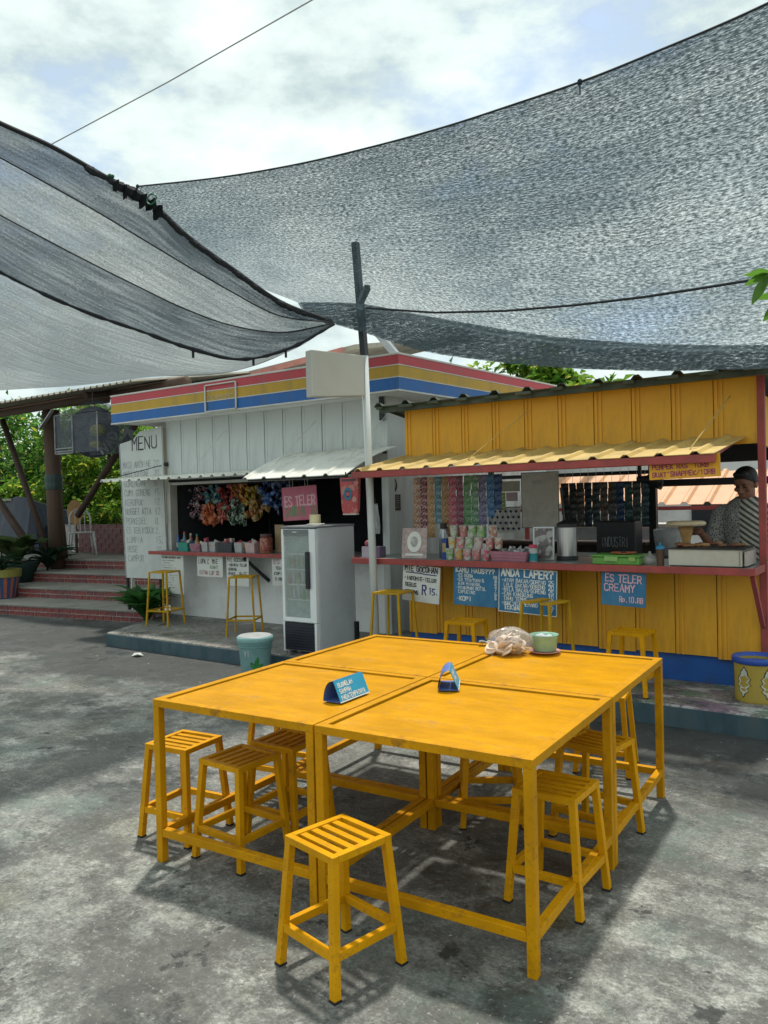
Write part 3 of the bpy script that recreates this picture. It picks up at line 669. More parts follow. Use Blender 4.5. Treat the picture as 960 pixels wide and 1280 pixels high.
# ---------------------------------------------------------------- shade nets
def cr(P, t):
    n = len(P) - 1; i = min(int(t), n - 1); f = t - i
    p0, p1, p2, p3 = P[max(i - 1, 0)], P[i], P[i + 1], P[min(i + 2, n)]
    if i == 0: p0 = p1 * 2 - p2
    if i == n - 1: p3 = p2 * 2 - p1
    return .5 * ((2 * p1) + (-p0 + p2) * f + (2 * p0 - 5 * p1 + 4 * p2 - p3) * f * f + (-p0 + 3 * p1 - 3 * p2 + p3) * f ** 3)
def sheet(rows, nu, nv, wob=.0, seed=1):
    rows = [[Vector(p) for p in r] for r in rows]; rng = random.Random(seed); ph = [rng.uniform(0, 6) for _ in range(6)]
    mb = MB(); uv = []; nr = len(rows) - 1; nc = len(rows[0]) - 1
    for j in range(nv + 1):
        line = [[cr([r[i] for r in rows], nr * j / nv)] for i in range(nc + 1)]; line = [l[0] for l in line]; u = 0; prev = None
        for i in range(nu + 1):
            p = cr(line, nc * i / nu)
            if wob: p = p + Vector((0, 1, .4)) * wob * (math.sin(i * .55 + j * .2 + ph[0]) + .6 * math.sin(i * .23 - j * .41 + ph[1])) * math.sin(PI * min(1, max(0, j / nv)))
            mb.v.append(tuple(p))
    for j in range(nv):
        for i in range(nu): a = j * (nu + 1) + i; mb.f.append((a, a + 1, a + nu + 2, a + nu + 1))
    us = np.zeros((nv + 1, nu + 1)); vs = np.zeros((nv + 1, nu + 1)); V = np.array(mb.v).reshape(nv + 1, nu + 1, 3)
    us[:, 1:] = np.cumsum(np.linalg.norm(V[:, 1:] - V[:, :-1], axis=2), axis=1); vs[1:] = np.cumsum(np.linalg.norm(V[1:] - V[:-1], axis=2), axis=0)
    mid = us[nv // 2].copy(); us[:] = mid[None, :]
    mb.uv = np.stack([us, vs], -1).reshape(-1, 2); return mb, V
RNET=[
[(-7.76, 6.15, 5.388), (-6.425, 6.123, 5.143), (-5.298, 6.095, 4.978), (-4.339, 6.068, 4.881), (-3.513, 6.041, 4.823), (-2.797, 6.014, 4.802), (-2.168, 5.986, 4.792), (-1.618, 5.959, 4.813), (-1.128, 5.932, 4.839), (-0.693, 5.905, 4.882), (-0.302, 5.877, 4.925), (0.057, 5.85, 4.953)] ,
[(-7.138, 5.928, 4.782), (-5.903, 5.907, 4.579), (-4.869, 5.887, 4.415), (-3.99, 5.866, 4.306), (-3.233, 5.846, 4.231), (-2.576, 5.825, 4.194), (-1.998, 5.805, 4.172), (-1.49, 5.784, 4.177), (-1.037, 5.764, 4.19), (-0.633, 5.744, 4.218), (-0.268, 5.723, 4.248), (0.067, 5.703, 4.268)] ,
[(-6.435, 5.755, 4.252), (-5.348, 5.741, 4.086), (-4.432, 5.728, 3.92), (-3.648, 5.714, 3.797), (-2.968, 5.7, 3.704), (-2.373, 5.687, 3.648), (-1.845, 5.673, 3.611), (-1.378, 5.66, 3.598), (-0.958, 5.646, 3.595), (-0.581, 5.632, 3.607), (-0.238, 5.619, 3.623), (0.078, 5.605, 3.633)] ,
[(-5.641, 5.653, 3.809), (-4.75, 5.646, 3.67), (-3.983, 5.639, 3.496), (-3.311, 5.632, 3.354), (-2.718, 5.625, 3.238), (-2.187, 5.619, 3.159), (-1.71, 5.612, 3.102), (-1.28, 5.605, 3.069), (-0.891, 5.598, 3.047), (-0.536, 5.591, 3.04), (-0.211, 5.584, 3.038), (0.09, 5.578, 3.035)] ,
[(-4.837, 5.6, 3.44), (-4.15, 5.6, 3.315), (-3.538, 5.6, 3.126), (-2.984, 5.6, 2.957), (-2.479, 5.6, 2.813), (-2.014, 5.6, 2.706), (-1.587, 5.6, 2.625), (-1.194, 5.6, 2.566), (-0.831, 5.6, 2.521), (-0.496, 5.6, 2.492), (-0.186, 5.6, 2.47), (0.102, 5.6, 2.451)] ,
]
RFOLD=[ [(-4.819, 5.58, 3.433), (-4.135, 5.58, 3.309), (-3.526, 5.58, 3.12), (-2.973, 5.58, 2.953), (-2.47, 5.58, 2.808), (-2.007, 5.58, 2.702), (-1.581, 5.58, 2.621), (-1.189, 5.58, 2.562), (-0.828, 5.58, 2.518), (-0.494, 5.58, 2.489), (-0.185, 5.58, 2.467), (0.102, 5.58, 2.448)] , [(-4.767, 5.66, 3.307), (-4.119, 5.66, 3.066), (-3.533, 5.66, 2.836), (-2.981, 5.66, 2.693), (-2.475, 5.66, 2.585), (-2.01, 5.66, 2.507), (-1.584, 5.66, 2.449), (-1.192, 5.66, 2.412), (-0.831, 5.66, 2.382), (-0.496, 5.66, 2.358), (-0.186, 5.66, 2.339), (0.102, 5.66, 2.322)] ]
LNET=[
[(-5.065, 2.606, 4.181), (-5.056, 2.925, 4.146), (-5.017, 3.264, 4.103), (-4.965, 3.612, 4.014), (-4.888, 3.976, 3.906), (-4.834, 4.324, 3.705), (-4.731, 4.705, 3.516), (-4.6, 5.106, 3.313), (-4.402, 5.555, 3.191)] ,
[(-5.371, 2.757, 4.122), (-5.319, 3.051, 4.04), (-5.249, 3.358, 3.939), (-5.16, 3.678, 3.821), (-5.055, 4.008, 3.678), (-4.93, 4.352, 3.519), (-4.782, 4.712, 3.35), (-4.603, 5.094, 3.192), (-4.365, 5.519, 3.173)] ,
[(-5.781, 2.954, 3.905), (-5.67, 3.225, 3.777), (-5.542, 3.507, 3.643), (-5.398, 3.801, 3.501), (-5.236, 4.107, 3.356), (-5.056, 4.426, 3.208), (-4.847, 4.765, 3.091), (-4.606, 5.129, 3.058), (-4.347, 5.507, 3.161)] ,
[(-6.293, 3.202, 3.658), (-6.095, 3.453, 3.488), (-5.884, 3.714, 3.32), (-5.655, 3.988, 3.172), (-5.407, 4.275, 3.045), (-5.15, 4.568, 2.912), (-4.872, 4.877, 2.825), (-4.594, 5.189, 2.925), (-4.329, 5.495, 3.15)] ,
[(-8.341, 4.194, 2.804), (-7.93, 4.39, 2.81), (-7.526, 4.581, 2.814), (-7.128, 4.768, 2.817), (-6.738, 4.951, 2.838), (-6.354, 5.128, 2.864), (-5.975, 5.302, 2.871), (-5.601, 5.472, 2.872), (-5.251, 5.628, 2.963)] ,
]
ROPE = [(-4.019, 5.55, 3.25), (-3.312, 5.521, 3.096), (-2.684, 5.493, 3.007), (-2.127, 5.464, 2.955), (-1.631, 5.436, 2.925), (-1.186, 5.407, 2.913), (-0.785, 5.379, 2.905), (-0.423, 5.35, 2.9), (2.5, 5.0, 3.1)]
RN = TH('shade_net', 'big dark shade net stretched above the orange stall', 'shade net', (-2.5, 5.8, 2.4))
mb, V = sheet(RNET, 90, 36, .012, 3); RN.part('net_cloth', mb, MT['net'], smooth=True)
RN.part('hem_rope', MB().tube([tuple(p) for p in V[0]], .009, 6), MT['rope'])
mb2, V2 = sheet(RFOLD, 80, 10, .008, 5); RN.part('folded_hem', mb2, MT['net'], smooth=True)
mb3, _ = sheet([[(x, y + .035, z + .01) for x, y, z in r] for r in RFOLD], 80, 8, .010, 6); RN.part('folded_hem', mb3, MT['net'], smooth=True)
kn = MB()
for i, a in ((48, .16), (0, .12)):
    p = Vector(V[0][i]); kn.ball(p, (.022, .02, .026), 8, 6); kn.bar(p, p + Vector((0, 0, -a * .6)), .016, .008)
RN.part('tie_knot', kn, MT['rope'], split=True)
RN.part('support_rope', MB().tube(ROPE, .009, 6), MT['rope'])
LN = TH('shade_net', 'striped shade net sloping down over the left side of the yard', 'shade net', (-5.5, 4.5, 2.8))
Vs = []
for k, (m, nm) in enumerate((('netd', 'doubled_strip'), ('netl', 'net_strip'), ('netd', 'doubled_strip'), ('netl', 'net_strip'))):
    A, B = LNET[k], LNET[k + 1]; mid = [tuple((np.array(p) + np.array(q)) / 2 - np.array((0, 0, .035 if k < 3 else .10)) * math.sin(PI * min(i + 1, 8) / 9)) for i, (p, q) in enumerate(zip(A, B))]
    mb, V = sheet([A, mid, B], 60, 14, .006, 10 + k); LN.part(nm, mb, MT[m], smooth=True); Vs.append(V)
LN.part('edge_rope', MB().tube([tuple(p) for p in Vs[0][0]], .016, 6), MT['rope'])
sm = MB()
for k in (1, 2): sm.tube([tuple(p) for p in Vs[k][0]], .006, 5)
LN.part('seam', sm, MT['rope'])
rg = MB(); rng = random.Random(4); E = Vs[3][0]
rg.tube([tuple(p) for p in E], [.009 + .012 * rng.random() for _ in E], 6)
for i in (38, 47, 52): p = Vector(E[i]); rg.bar(p, p - Vector((0, 0, rng.uniform(.05, .08))), .02, .010)
LN.part('ragged_hem', rg, MT['rope'])
E = Vs[0][0]; EP = [Vector(p) for p in E]; fine = [cr(EP, 20 + 39.9 * i / 150) for i in range(151)]; jt = np.cumsum(rng_ := np.random.RandomState(5).normal(0, 1, 151)); jt = (jt - np.linspace(jt[0], jt[-1], 151)) / 12
kn = MB().tube([p + Vector((0, 0, -.012 - .014 * abs(jt[i]))) for i, p in enumerate(fine)], [max(.008, .015 + .009 * math.sin(i * .37) * math.sin(i * .11 + 1) + .008 * np.random.rand() + (.022 * math.exp(-((i - 26) / 9) ** 2))) for i in range(151)], 7)
for k in range(6):
    i = 16 + k * 5; p = fine[i]; rows = [[p + Vector((.024 * j + .02 * math.sin(j + k), .01 * math.sin(3 * j), -.024 * r - .02 * abs(math.sin(j * 1.9 + r + k)))) for j in range(5)] for r in range(5 if k % 2 else 4)]; kn.slab(rows, .004)
LN.part('knotted_edge', kn, MT['rope'])
p = Vector(E[24]); LN.part('cord_loop', MB().tube([p + Vector((.45 + .05 * math.cos(t), .0, -.25 + .035 * math.sin(t))) for t in np.linspace(0, 6.28, 14)], .005, 5).ball(p + Vector((0, 0, .02)), (.035, .025, .02), 8, 5), C(.015, .12, .06))
solo('overhead_wire', MB().tube([(-4.853, 3.155, 4.04), (-3.8, 3.26, 4.16), (-2.754, 3.372, 4.313), (-1.2, 3.55, 4.52), (3.0, 4.0, 5.1)], .004, 5), MT['steel'], 'thin wire running up from the left net across the sky', 'wire', (-4.853, 3.155, 4.04))

# ---------------------------------------------------------------- left terrace: canopy, post, braces
CN = TH('terrace_canopy', 'weathered corrugated canopy roof over the left terrace', 'canopy', (-13, 8.2, .5))
CN.part('roof_sheet', corrugated(-19, -9.6, 7.45, 3.42, 11.2, 4.05, .16, .03, .008), MT['paleroof'])
CN.part('front_beam', MB().tube([(-18.5, 8.1, 3.36), (-11.2, 8.1, 3.42), (-9.2, 8.1, 3.44)], .085, 9), MT['wood'], smooth=True)
CN.part('rafter', MB().tube([(-11.0, 7.6, 3.36), (-11.3, 10.8, 3.90)], .05, 7).tube([(-14.5, 7.6, 3.36), (-14.8, 10.8, 3.90)], .05, 7), MT['darkwood'], split=True)
CN.part('post', MB().tube([(-12.94, 8.27, .30), (-12.98, 8.27, 1.8), (-13.0, 8.27, 3.34)], [.135, .132, .145], 14), MT['wood'], smooth=True)
CN.part('post', MB().tube([(-12.98, 8.42, .30), (-13.15, 8.42, 1.8), (-13.32, 8.42, 3.36)], [.10, .10, .115], 12), MT['wood'], smooth=True)
CN.part('post_band', MB().lathe([(.150, 0), (.155, .05), (.150, .12), (.155, .2), (.149, .26)], 14, (-12.98, 8.27, 1.93)), C(.03, .06, .055))
CN.part('brace', MB().tube([(-14.65, 8.3, 3.30), (-13.9, 8.3, 1.95), (-13.25, 8.3, .75)], .055, 8), MT['darkwood'], smooth=True)
CN.part('brace', MB().tube([(-14.9, 8.15, 2.0), (-13.55, 8.15, .85)], .07, 8), MT['darkwood'], smooth=True)
CN.part('brace', MB().tube([(-12.34, 8.3, 1.45), (-11.11, 8.3, 2.56), (-10.5, 8.3, 3.1)], .055, 8), MT['darkwood'], smooth=True)
CN.part('metal_strut', MB().bar((-12.6, 8.05, 3.3), (-13.0, 8.05, 3.0), .06, .02), MT['steel'])
GB = TH('neighbour_roof', 'cream gable roof rising behind the striped fascia', 'roof', (-10, 10.5, 0))
GB.part('gable_wall', MB().prism([(-12.4, 10.2), (-8.0, 10.2), (-8.0, 10.4), (-12.4, 10.4)], 0, 3.62), M('cream_gable_wall', (.56, .50, .38), .7, .1, 3, dirt=(.3, .26, .2), dirt_amt=.5))
GB.part('roof_sheet', MB().slab([[(-12.6, 9.9, 3.62), (-10.3, 9.9, 3.82), (-7.4, 9.9, 4.02)], [(-12.6, 14, 4.4), (-10.3, 14, 4.6), (-7.4, 14, 4.8)]], .07), MT['paleroof'])
GB.part('roof_pole', MB().bar((-11.1, 9.6, 3.35), (-10.85, 9.6, 3.85), .13, .05), MT['trim'])
GB.part('fascia_board', MB().bar((-12.2, 9.85, 3.56), (-7.6, 9.85, 3.95), .03, .09), M('faded_red_board', (.48, .20, .16), .6, .2, 6))

# distant wall closing the site behind the stalls
BW = TH('boundary_wall', 'plain cream boundary wall far behind the stalls', 'wall', (0, 20, 0))
BW.part('wall', MB().span((-12, 20, 0), (25, 20.3, 2.6)), M('cream_boundary_wall', (.42, .38, .31), .8, .2, 1.5, dirt=(.18, .17, .14), dirt_amt=.7))
BW.part('coping', MB().span((-12.1, 19.93, 2.602), (25.1, 20.37, 2.70)), MT['trim'])
rng = random.Random(21)
for lab, x, y, h, R, m, nc in (
    ('leafy tree at the far left, low bright crown behind the dark tarp', -23.2, 13.0, 4.4, (2.3, 1.8, 2.0), 'treeleaf', 60),
    ('leafy tree behind the log post on the terrace', -20.4, 13.6, 4.3, (2.0, 1.7, 2.1), 'treeleaf', 60),
    ('yellow-green tree behind the white chair on the terrace', -17.9, 13.0, 4.0, (1.7, 1.5, 2.0), 'treeleaf2', 60),
    ('tree just left of the menu board, beyond the low wall', -15.8, 13.8, 4.2, (1.8, 1.5, 2.2), 'treeleaf2', 50),
    ('taller tree farther back at far left under the canopy', -27.5, 17, 4.6, (3.0, 2.0, 2.0), 'treeleaf', 60),
    ('taller tree farther back between post and kiosk', -22.2, 18, 4.7, (3.0, 2.0, 2.0), 'treeleaf', 60),
    ('tree top showing above the right end of the striped fascia', -6.9, 14.6, 4.40, (1.35, 1.0, .85), 'treeleaf2', 34),
    ('small tree top showing just left of the orange stall roof', -5.2, 14.2, 3.62, (.6, .6, .45), 'treeleaf2', 14)):
    tree(lab, x, y, h, R, rng, MT[m], nc, 95, .19, group='trees around the yard')
for lab, x, y, R in (('clipped bush behind the low wall at left', -19.2, 11.6, (1.5, .6, .8)), ('bush behind the low wall near the menu board', -15.6, 11.5, (1.6, .6, .8)), ('bush behind the dark tarp at far left', -22.6, 11.6, (1.8, .6, .9))):
    b = TH('bush', lab, 'bush', (x, y, .5), 'bushes behind the low wall')
    b.part('stem', MB().tube([(x, y, 0), (x, y, 1.4)], [.06, .03], 6), MT['bark'])
    b.part('foliage', crown_mesh((x, y, 1.5), R, 34, 80, .15, rng), MT['treeleaf2'])

# ---------------------------------------------------------------- yellow tables, set 2 x 2
TYAW = math.radians(3.08); TC, TS = math.cos(TYAW), math.sin(TYAW)
def tp(s, t): return (-2.9046 + s * TC - t * TS, 2.298 + s * TS + t * TC)      # table frame -> yard
TW, TD, THH = .895, .920, .734
def make_table(label):
    t = thing('table', label, 'table', (0, 0, 0), 0, 'yellow steel tables pushed together')
    x, y = TW / 2, TD / 2; q = .036
    for sx_ in (-1, 1):
        for sy_ in (-1, 1):
            obj('leg', MB().box((sx_ * (x - q / 2), sy_ * (y - q / 2), .35), (q, q, .70)), MT['yframe'], t, bevel=.0025)
    for s in (-1, 1):
        obj('stretcher', MB().box((0, s * (y - q / 2), .135), (TW - 2 * q - .001, .033, .036)), MT['yframe'], t, bevel=.0025)
        obj('stretcher', MB().box((s * (x - q / 2), 0, .135), (.033, TD - 2 * q - .001, .036)), MT['yframe'], t, bevel=.0025)
        obj('top_rail', MB().box((0, s * (y - .019), .7165), (TW, .038, .033)), MT['yframe'], t, bevel=.002)
        obj('top_rail', MB().box((s * (x - .019), 0, .7165), (.038, TD - .077, .033)), MT['yframe'], t, bevel=.002)
    obj('table_panel', MB().box((.009, -.012, .7215), (TW - .076 - .020, TD - .076 - .026, .016)), MT['ytop'], t, bevel=.0015)
    for s in (-1, 1): obj('panel_support', MB().box((s * .22, 0, .700), (.03, TD - .077, .025)), MT['yframe'], t)
    return t
TL = ['yellow table nearest the stool in front, with the end-on folded card on it',
      'left yellow table with the blue lettered card on it',
      'far right yellow table with the cracker bag and bowl on it',
      'far left yellow table with a bare top, towards the fridge']
t0 = make_table(TL[0])
for i, (a, b, sl) in enumerate(((1, 0, TL[0]), (0, 0, TL[1]), (1, 1, TL[2]), (0, 1, TL[3]))):
    o = t0 if i == 0 else dup(t0, (0, 0, 0), 0, sl)
    o.location = (*tp(.45 + a * .903, .462 + b * .929), 0); o.rotation_euler = (0, 0, TYAW)

# ---------------------------------------------------------------- slatted stools
def make_stool(label, H=.45, tw=.262, td=.262, bw=.325, bd=.325, q=.028):
    t = thing('stool', label, 'stool', (0, 0, 0), 0, 'yellow slatted stools')
    for s in (-1, 1):
        for u in (-1, 1):
            obj('leg', MB().bar((s * (bw - q) / 2, u * (bd - q) / 2, .006), (s * (tw - q) / 2, u * (td - q) / 2, H - .024), q), MT['ystool'], t, bevel=.002)
            obj('foot_pad', MB().box((s * (bw - q) / 2, u * (bd - q) / 2, .004), (q + .003, q + .003, .008)), MT['black'], t)
    z = .135; f = z / H; hw = (bw - (bw - tw) * f - q) / 2; hd = (bd - (bd - td) * f - q) / 2
    for s in (-1, 1):
        obj('stretcher', MB().box((0, s * hd, z), (2 * hw - q, .022, .030)), MT['ystool'], t, bevel=.002)
        obj('stretcher', MB().box((s * hw, 0, z), (.022, 2 * hd - q, .030)), MT['ystool'], t, bevel=.002)
        obj('seat_rail', MB().box((0, s * (td / 2 - .013), H - .0125), (tw, .026, .025)), MT['ystool'], t, bevel=.002)
        obj('seat_rail', MB().box((s * (tw / 2 - .013), 0, H - .0125), (.026, td - .053, .025)), MT['ystool'], t, bevel=.002)
    for k in range(4):
        yy = (k - 1.5) * (td - .052) / 4.45
        obj('slat', MB().box((0, yy, H - .010), (tw - .053, .027, .012)), MT['ystool'], t, bevel=.0015)
    return t
SL = [((-1.715, 2.125, 0), -12, 'yellow slatted stool standing alone in front of the tables'),
      ((-3.05, 2.60, 0), 6, 'yellow slatted stool outside the left end of the tables'),
      ((-2.63, 2.565, 0), -2, 'yellow slatted stool under the left table, nearest its front rail'),
      ((-2.62, 2.88, 0), 3, 'yellow slatted stool under the left table, just behind another stool'),
      ((-3.06, 3.32, 0), 8, 'yellow stool outside the far left table, its top hidden by the tabletop'),
      ((-1.27, 2.965, 0), 0, 'yellow slatted stool under the right end, nearest the front corner leg'),
      ((-1.34, 3.60, 0), -9, 'yellow slatted stool under the right end, by the middle right leg'),
      ((-1.86, 3.53, 0), 32, 'yellow stool turned askew under the middle of the tables'),
      ((-1.62, 4.52, 0), 10, 'yellow slatted stool behind the far right table, on the yard')]
s0 = make_stool(SL[0][2])
for i, (p, a, lab) in enumerate(SL):
    o = s0 if i == 0 else dup(s0, p, 0, lab); o.location = p; o.rotation_euler = (0, 0, math.radians(a))
    if i == 2: o.rotation_euler = (0, 0, math.radians(a - 90)) 
    if i == 3: o.rotation_euler = (0, 0, math.radians(a + 90))
for p, a, lab in (((-3.19, 5.69, .15), 4, 'low yellow stool on the platform below the drinks board'), ((-1.86, 5.78, .15), -3, 'low yellow stool on the platform below the creamy ice sign')):
    dup(s0, p, math.radians(a), lab)
def make_bar(label, H=.65, tw=.27, bw=.34, q=.019, open_top=False):
    t = thing('bar_stool', label, 'bar stool', (0, 0, 0), 0, 'tall yellow bar stools')
    for s in (-1, 1):
        for u in (-1, 1):
            obj('leg', MB().bar((s * (bw - q) / 2, u * (bw - q) / 2, 0), (s * (tw - q) / 2, u * (tw - q) / 2, H - .016), q), MT['ybar'], t, bevel=.0015)
    z = .18; hw = (bw - (bw - tw) * z / H - q) / 2
    for s in (-1, 1):
        obj('stretcher', MB().box((0, s * hw, z), (2 * hw - q, .014, .018)), MT['ybar'], t)
        obj('stretcher', MB().box((s * hw, 0, z), (.014, 2 * hw - q, .018)), MT['ybar'], t)
    if open_top:
        for s in (-1, 1): obj('seat_rail', MB().box((s * (tw / 2 - .045), 0, H - .008), (.09, tw, .016)), MT['ybar'], t, bevel=.002)
    else:
        obj('seat', MB().box((0, 0, H - .008), (tw, tw, .016)), MT['ybar'], t, bevel=.002)
        obj('seat_grain', MB().box((0, .04, H + .001), (tw * .9, tw * .5, .003)), MT['ybar'], t)
    return t
b0 = make_bar('tall yellow bar stool at the left end of the kiosk counter')
b0.location = (-7.73, 6.36, .15); b0.rotation_euler = (0, 0, math.radians(12))
dup(b0, (-6.30, 6.27, .15), math.radians(28), 'tall yellow bar stool left of the fridge below the white papers')
dup(b0, (-3.93, 5.72, .15), math.radians(4), 'tall yellow bar stool in front of the white noodle notice')
b4 = make_bar('tall bar stool with a gap in its seat below the food board', open_top=True); b4.location = (-2.48, 5.66, .15); b4.rotation_euler = (0, 0, math.radians(-12))

# ---------------------------------------------------------------- things on the tables
TZ = THH
def tent(label, loc, rz, L_, letters):
    t = thing('table_card', label, 'table card', loc, rz, 'folded blue table cards')
    blue, back = C(.02, .30, .50, .4, dirt=(.10, .32, .44), dirt_amt=.4), C(.10, .16, .42, .5)
    h, w = .092, .046
    prof = [(-w, .001)] + [(-w + (w + .003) * (1 - math.cos(a)), .001 + (h - .002) * math.sin(a)) for a in np.linspace(.2, PI / 2, 9)]
    mb = MB(); n = len(prof)
    mb.add([(x, y, z) for x in (-L_ / 2, L_ / 2) for y, z in [(-p[0], p[1]) for p in prof]] + [(x, y + .003, z) for x in (-L_ / 2, L_ / 2) for y, z in [(-p[0], p[1]) for p in prof]],
           [(i, i + 1, n + i + 1, n + i) for i in range(n - 1)] + [(2 * n + i, 3 * n + i, 3 * n + i + 1, 2 * n + i + 1) for i in range(n - 1)])
    obj('curved_back', mb, back, t, smooth=True)
    a = math.atan2(h, w - .006)
    obj('base_flap', MB().box((0, 0, .0025), (L_ - .002, 2 * w - .006, .002)), back, t)
    f = obj('front_panel', MB().box((0, 0, h / 2 / math.sin(a)), (L_, .003, h / math.sin(a))), blue, t); f.location = (0, -w, .002); f.rotation_euler = (a - PI / 2, 0, 0)
    f.rotation_euler = (-(PI / 2 - a), 0, 0)
    rim = obj('white_rim', MB().box((0, -.0005, .003), (L_ + .002, .004, .005)), MT['inkwhite'], f)
    q = MB()
    if letters:
        for i, tx in enumerate(letters): write(q, tx, -L_ * .42, h * .72 - i * h * .30, .018, .0135, .0032, y=-.002, jit=.15)
        obj('lettering', q, MT['inkwhite'], f)
    return t
tent('blue folded table card with white lettering lying along the left table', (-2.150, 2.752, TZ + .001), math.radians(92), .215, ["BUANGLAH", "SAMPAH", "PADATEMPATNYA"])
tent('blue folded table card seen end-on near the middle of the tables', (-1.862, 3.150, TZ + .001), math.radians(118), .19, ["BUANGLAH", "SAMPAH"])
# bag of crackers
bx, by = -1.965, 3.985
t = thing('cracker_bag', 'clear plastic bag of pale round crackers on the far right table', 'bag of crackers', (bx, by, TZ), math.radians(35))
rng = random.Random(9)
for k in range(34):
    a = rng.uniform(0, 2 * PI); r = .088 * math.sqrt(rng.random()); z = .012 + .105 * rng.random() * (1 - (r / .10) ** 2)
    R = Matrix.Rotation(rng.uniform(-.9, .9), 3, 'X') @ Matrix.Rotation(rng.uniform(-.9, .9), 3, 'Y')
    rr = rng.uniform(.033, .045); n = 14; pts = []
    for ring, zz in ((1, 0), (.72, .004), (0.0001, .006)):
        for j in range(n): th = 2 * PI * j / n; w = 1 + .10 * math.sin(3 * th + k); pts.append(Vector((rr * ring * w * math.cos(th), rr * ring * w * math.sin(th), zz + .004 * math.sin(2 * th + k) * ring)))
    pts += [p - Vector((0, 0, .003)) for p in pts[:n]]
    fs = [(i * n + j, i * n + (j + 1) % n, (i + 1) * n + (j + 1) % n, (i + 1) * n + j) for i in range(2) for j in range(n)] + [(j, 3 * n + j, 3 * n + (j + 1) % n, (j + 1) % n) for j in range(n)] + [tuple(3 * n + j for j in reversed(range(n)))]
    q = MB().add([R @ p + Vector((r * math.cos(a) * 1.15, r * math.sin(a), max(.03 if abs(R[2][2]) < .8 else .012, z))) for p in pts], fs)
    obj('cracker', q, MT['cracker'], t, smooth=True)
q = MB(); nu, nv = 30, 14
for i in range(nv + 1):
    for j in range(nu):
        th = 2 * PI * j / nu; f = PI * i / nv; w = 1 + .10 * math.sin(5 * th + 2 * f) + .07 * math.sin(9 * th - 3 * f) + .04 * math.sin(14 * th + i)
        q.v.append((.132 * max(.001, math.sin(f)) * math.cos(th) * w + (.035 * max(0, math.cos(th - 3.6)) ** 6), .112 * max(.001, math.sin(f)) * math.sin(th) * w, max(.002, .066 - .070 * math.cos(f) * w)))
for i in range(nv):
    for j in range(nu): q.f.append((i * nu + j, i * nu + (j + 1) % nu, (i + 1) * nu + (j + 1) % nu, (i + 1) * nu + j))
obj('plastic_film', q, MT['plasticbag'], t, smooth=True)
# bowl on a saucer
t = thing('bowl', 'pale green bowl of crumpled tissue standing on a pink saucer', 'bowl', (-1.80, 4.085, TZ + .013))
obj('bowl_body', MB().lathe([(.058, 0), (.064, .004), (.076, .084), (.079, .090), (.075, .090), (.068, .06), (.058, .01), (.001, .008)], 28), M('pale_green_melamine', (.24, .42, .30), .35, .25, 9), t, smooth=True)
q = MB(); rng = random.Random(3)
for k in range(9): q.ball((rng.uniform(-.03, .03), rng.uniform(-.03, .03), .06 + rng.uniform(0, .018)), (rng.uniform(.015, .03), rng.uniform(.01, .025), .016), 7, 5)
obj('tissue', q, C(.55, .56, .60, .8), t)
solo('saucer', MB().lathe([(.001, 0), (.055, 0), (.088, .012), (.086, .014), (.05, .005), (.001, .005)], 28, (-1.80, 4.085, TZ + .001)), C(.60, .30, .24, .4), 'pink saucer under the pale green bowl', 'saucer', (-1.80, 4.085, TZ), smooth=True)
t = thing('foil_wrapper', 'small crumpled foil wrapper on the seam beside the cracker bag', 'wrapper', (-2.20, 4.13, TZ + .001), .4)
q = MB(); q.slab([[(x, y, .006 + .020 * abs(math.sin(37 * x + 61 * y + i))) for x in np.linspace(-.03, .03, 6)] for i, y in enumerate(np.linspace(-.02, .02, 5))], .001)
obj('foil', q, MT['steel'], t)
obj('printed_flap', MB().box((.02, .015, .022), (.024, .012, .026), .5), C(.05, .09, .05), t)

# ---------------------------------------------------------------- fridge, bucket, planter, plants
F = TH('drinks_fridge', 'grey glass-door drinks fridge on the platform left of the pole', 'fridge', (-4.95, 5.95, .15))
fx0, fx1, fy0, fy1, fz = -5.20, -4.78, 5.69, 6.30, 1.352
F.part('cabinet', MB().span((fx0, fy0 + .05, .17), (fx1, fy1, fz)), MT['fridge'], bevel=.008)
F.part('foot', MB().span((fx0 + .02, fy0 + .07, .151), (fx0 + .07, fy0 + .12, .17)).span((fx1 - .07, fy0 + .07, .151), (fx1 - .02, fy0 + .12, .17)).span((fx1 - .07, fy1 - .12, .151), (fx1 - .02, fy1 - .07, .17)), MT['black'], split=True)
d = F.part('door', MB().span((fx0, fy0, .46), (fx0 + .028, fy0 + .045, fz - .01)).span((fx1 - .075, fy0, .46), (fx1 - .0, fy0 + .045, fz - .01)).span((fx0 + .028, fy0, .46), (fx1 - .075, fy0 + .045, .50)).span((fx0 + .028, fy0 + .002, fz - .065), (fx1 - .075, fy0 + .045, fz - .01)), MT['fridgew'], bevel=.003)
F.part('door_glass', MB().span((fx0 + .027, fy0 + .012, .50), (fx1 - .074, fy0 + .020, fz - .066)), MT['glass'], d)
F.part('door_handle', MB().span((fx1 - .105, fy0 - .030, .78), (fx1 - .060, fy0 - .002, 1.13)), MT['black'], d, bevel=.008)
F.part('header_panel', MB().span((fx0 + .03, fy0 - .003, fz - .062), (fx1 - .077, fy0 + .001, fz - .014)), C(.16, .18, .18), d)
F.part('lamp', MB().span((fx0 + .15, fy0 - .005, fz - .042), (fx0 + .20, fy0 - .003, fz - .034)), MT['inkwhite'], d)
F.part('inner_liner', MB().span((fx0 + .03, fy0 + .0465, .50), (fx1 - .076, fy0 + .049, fz - .066)), C(.40, .46, .44), d)
for k in range(4):
    z = .66 + k * .145; F.part('shelf', MB().span((fx0 + .03, fy0 + .026, z), (fx1 - .076, fy0 + .045, z + .012)), MT['inkwhite'])
rng = random.Random(12)
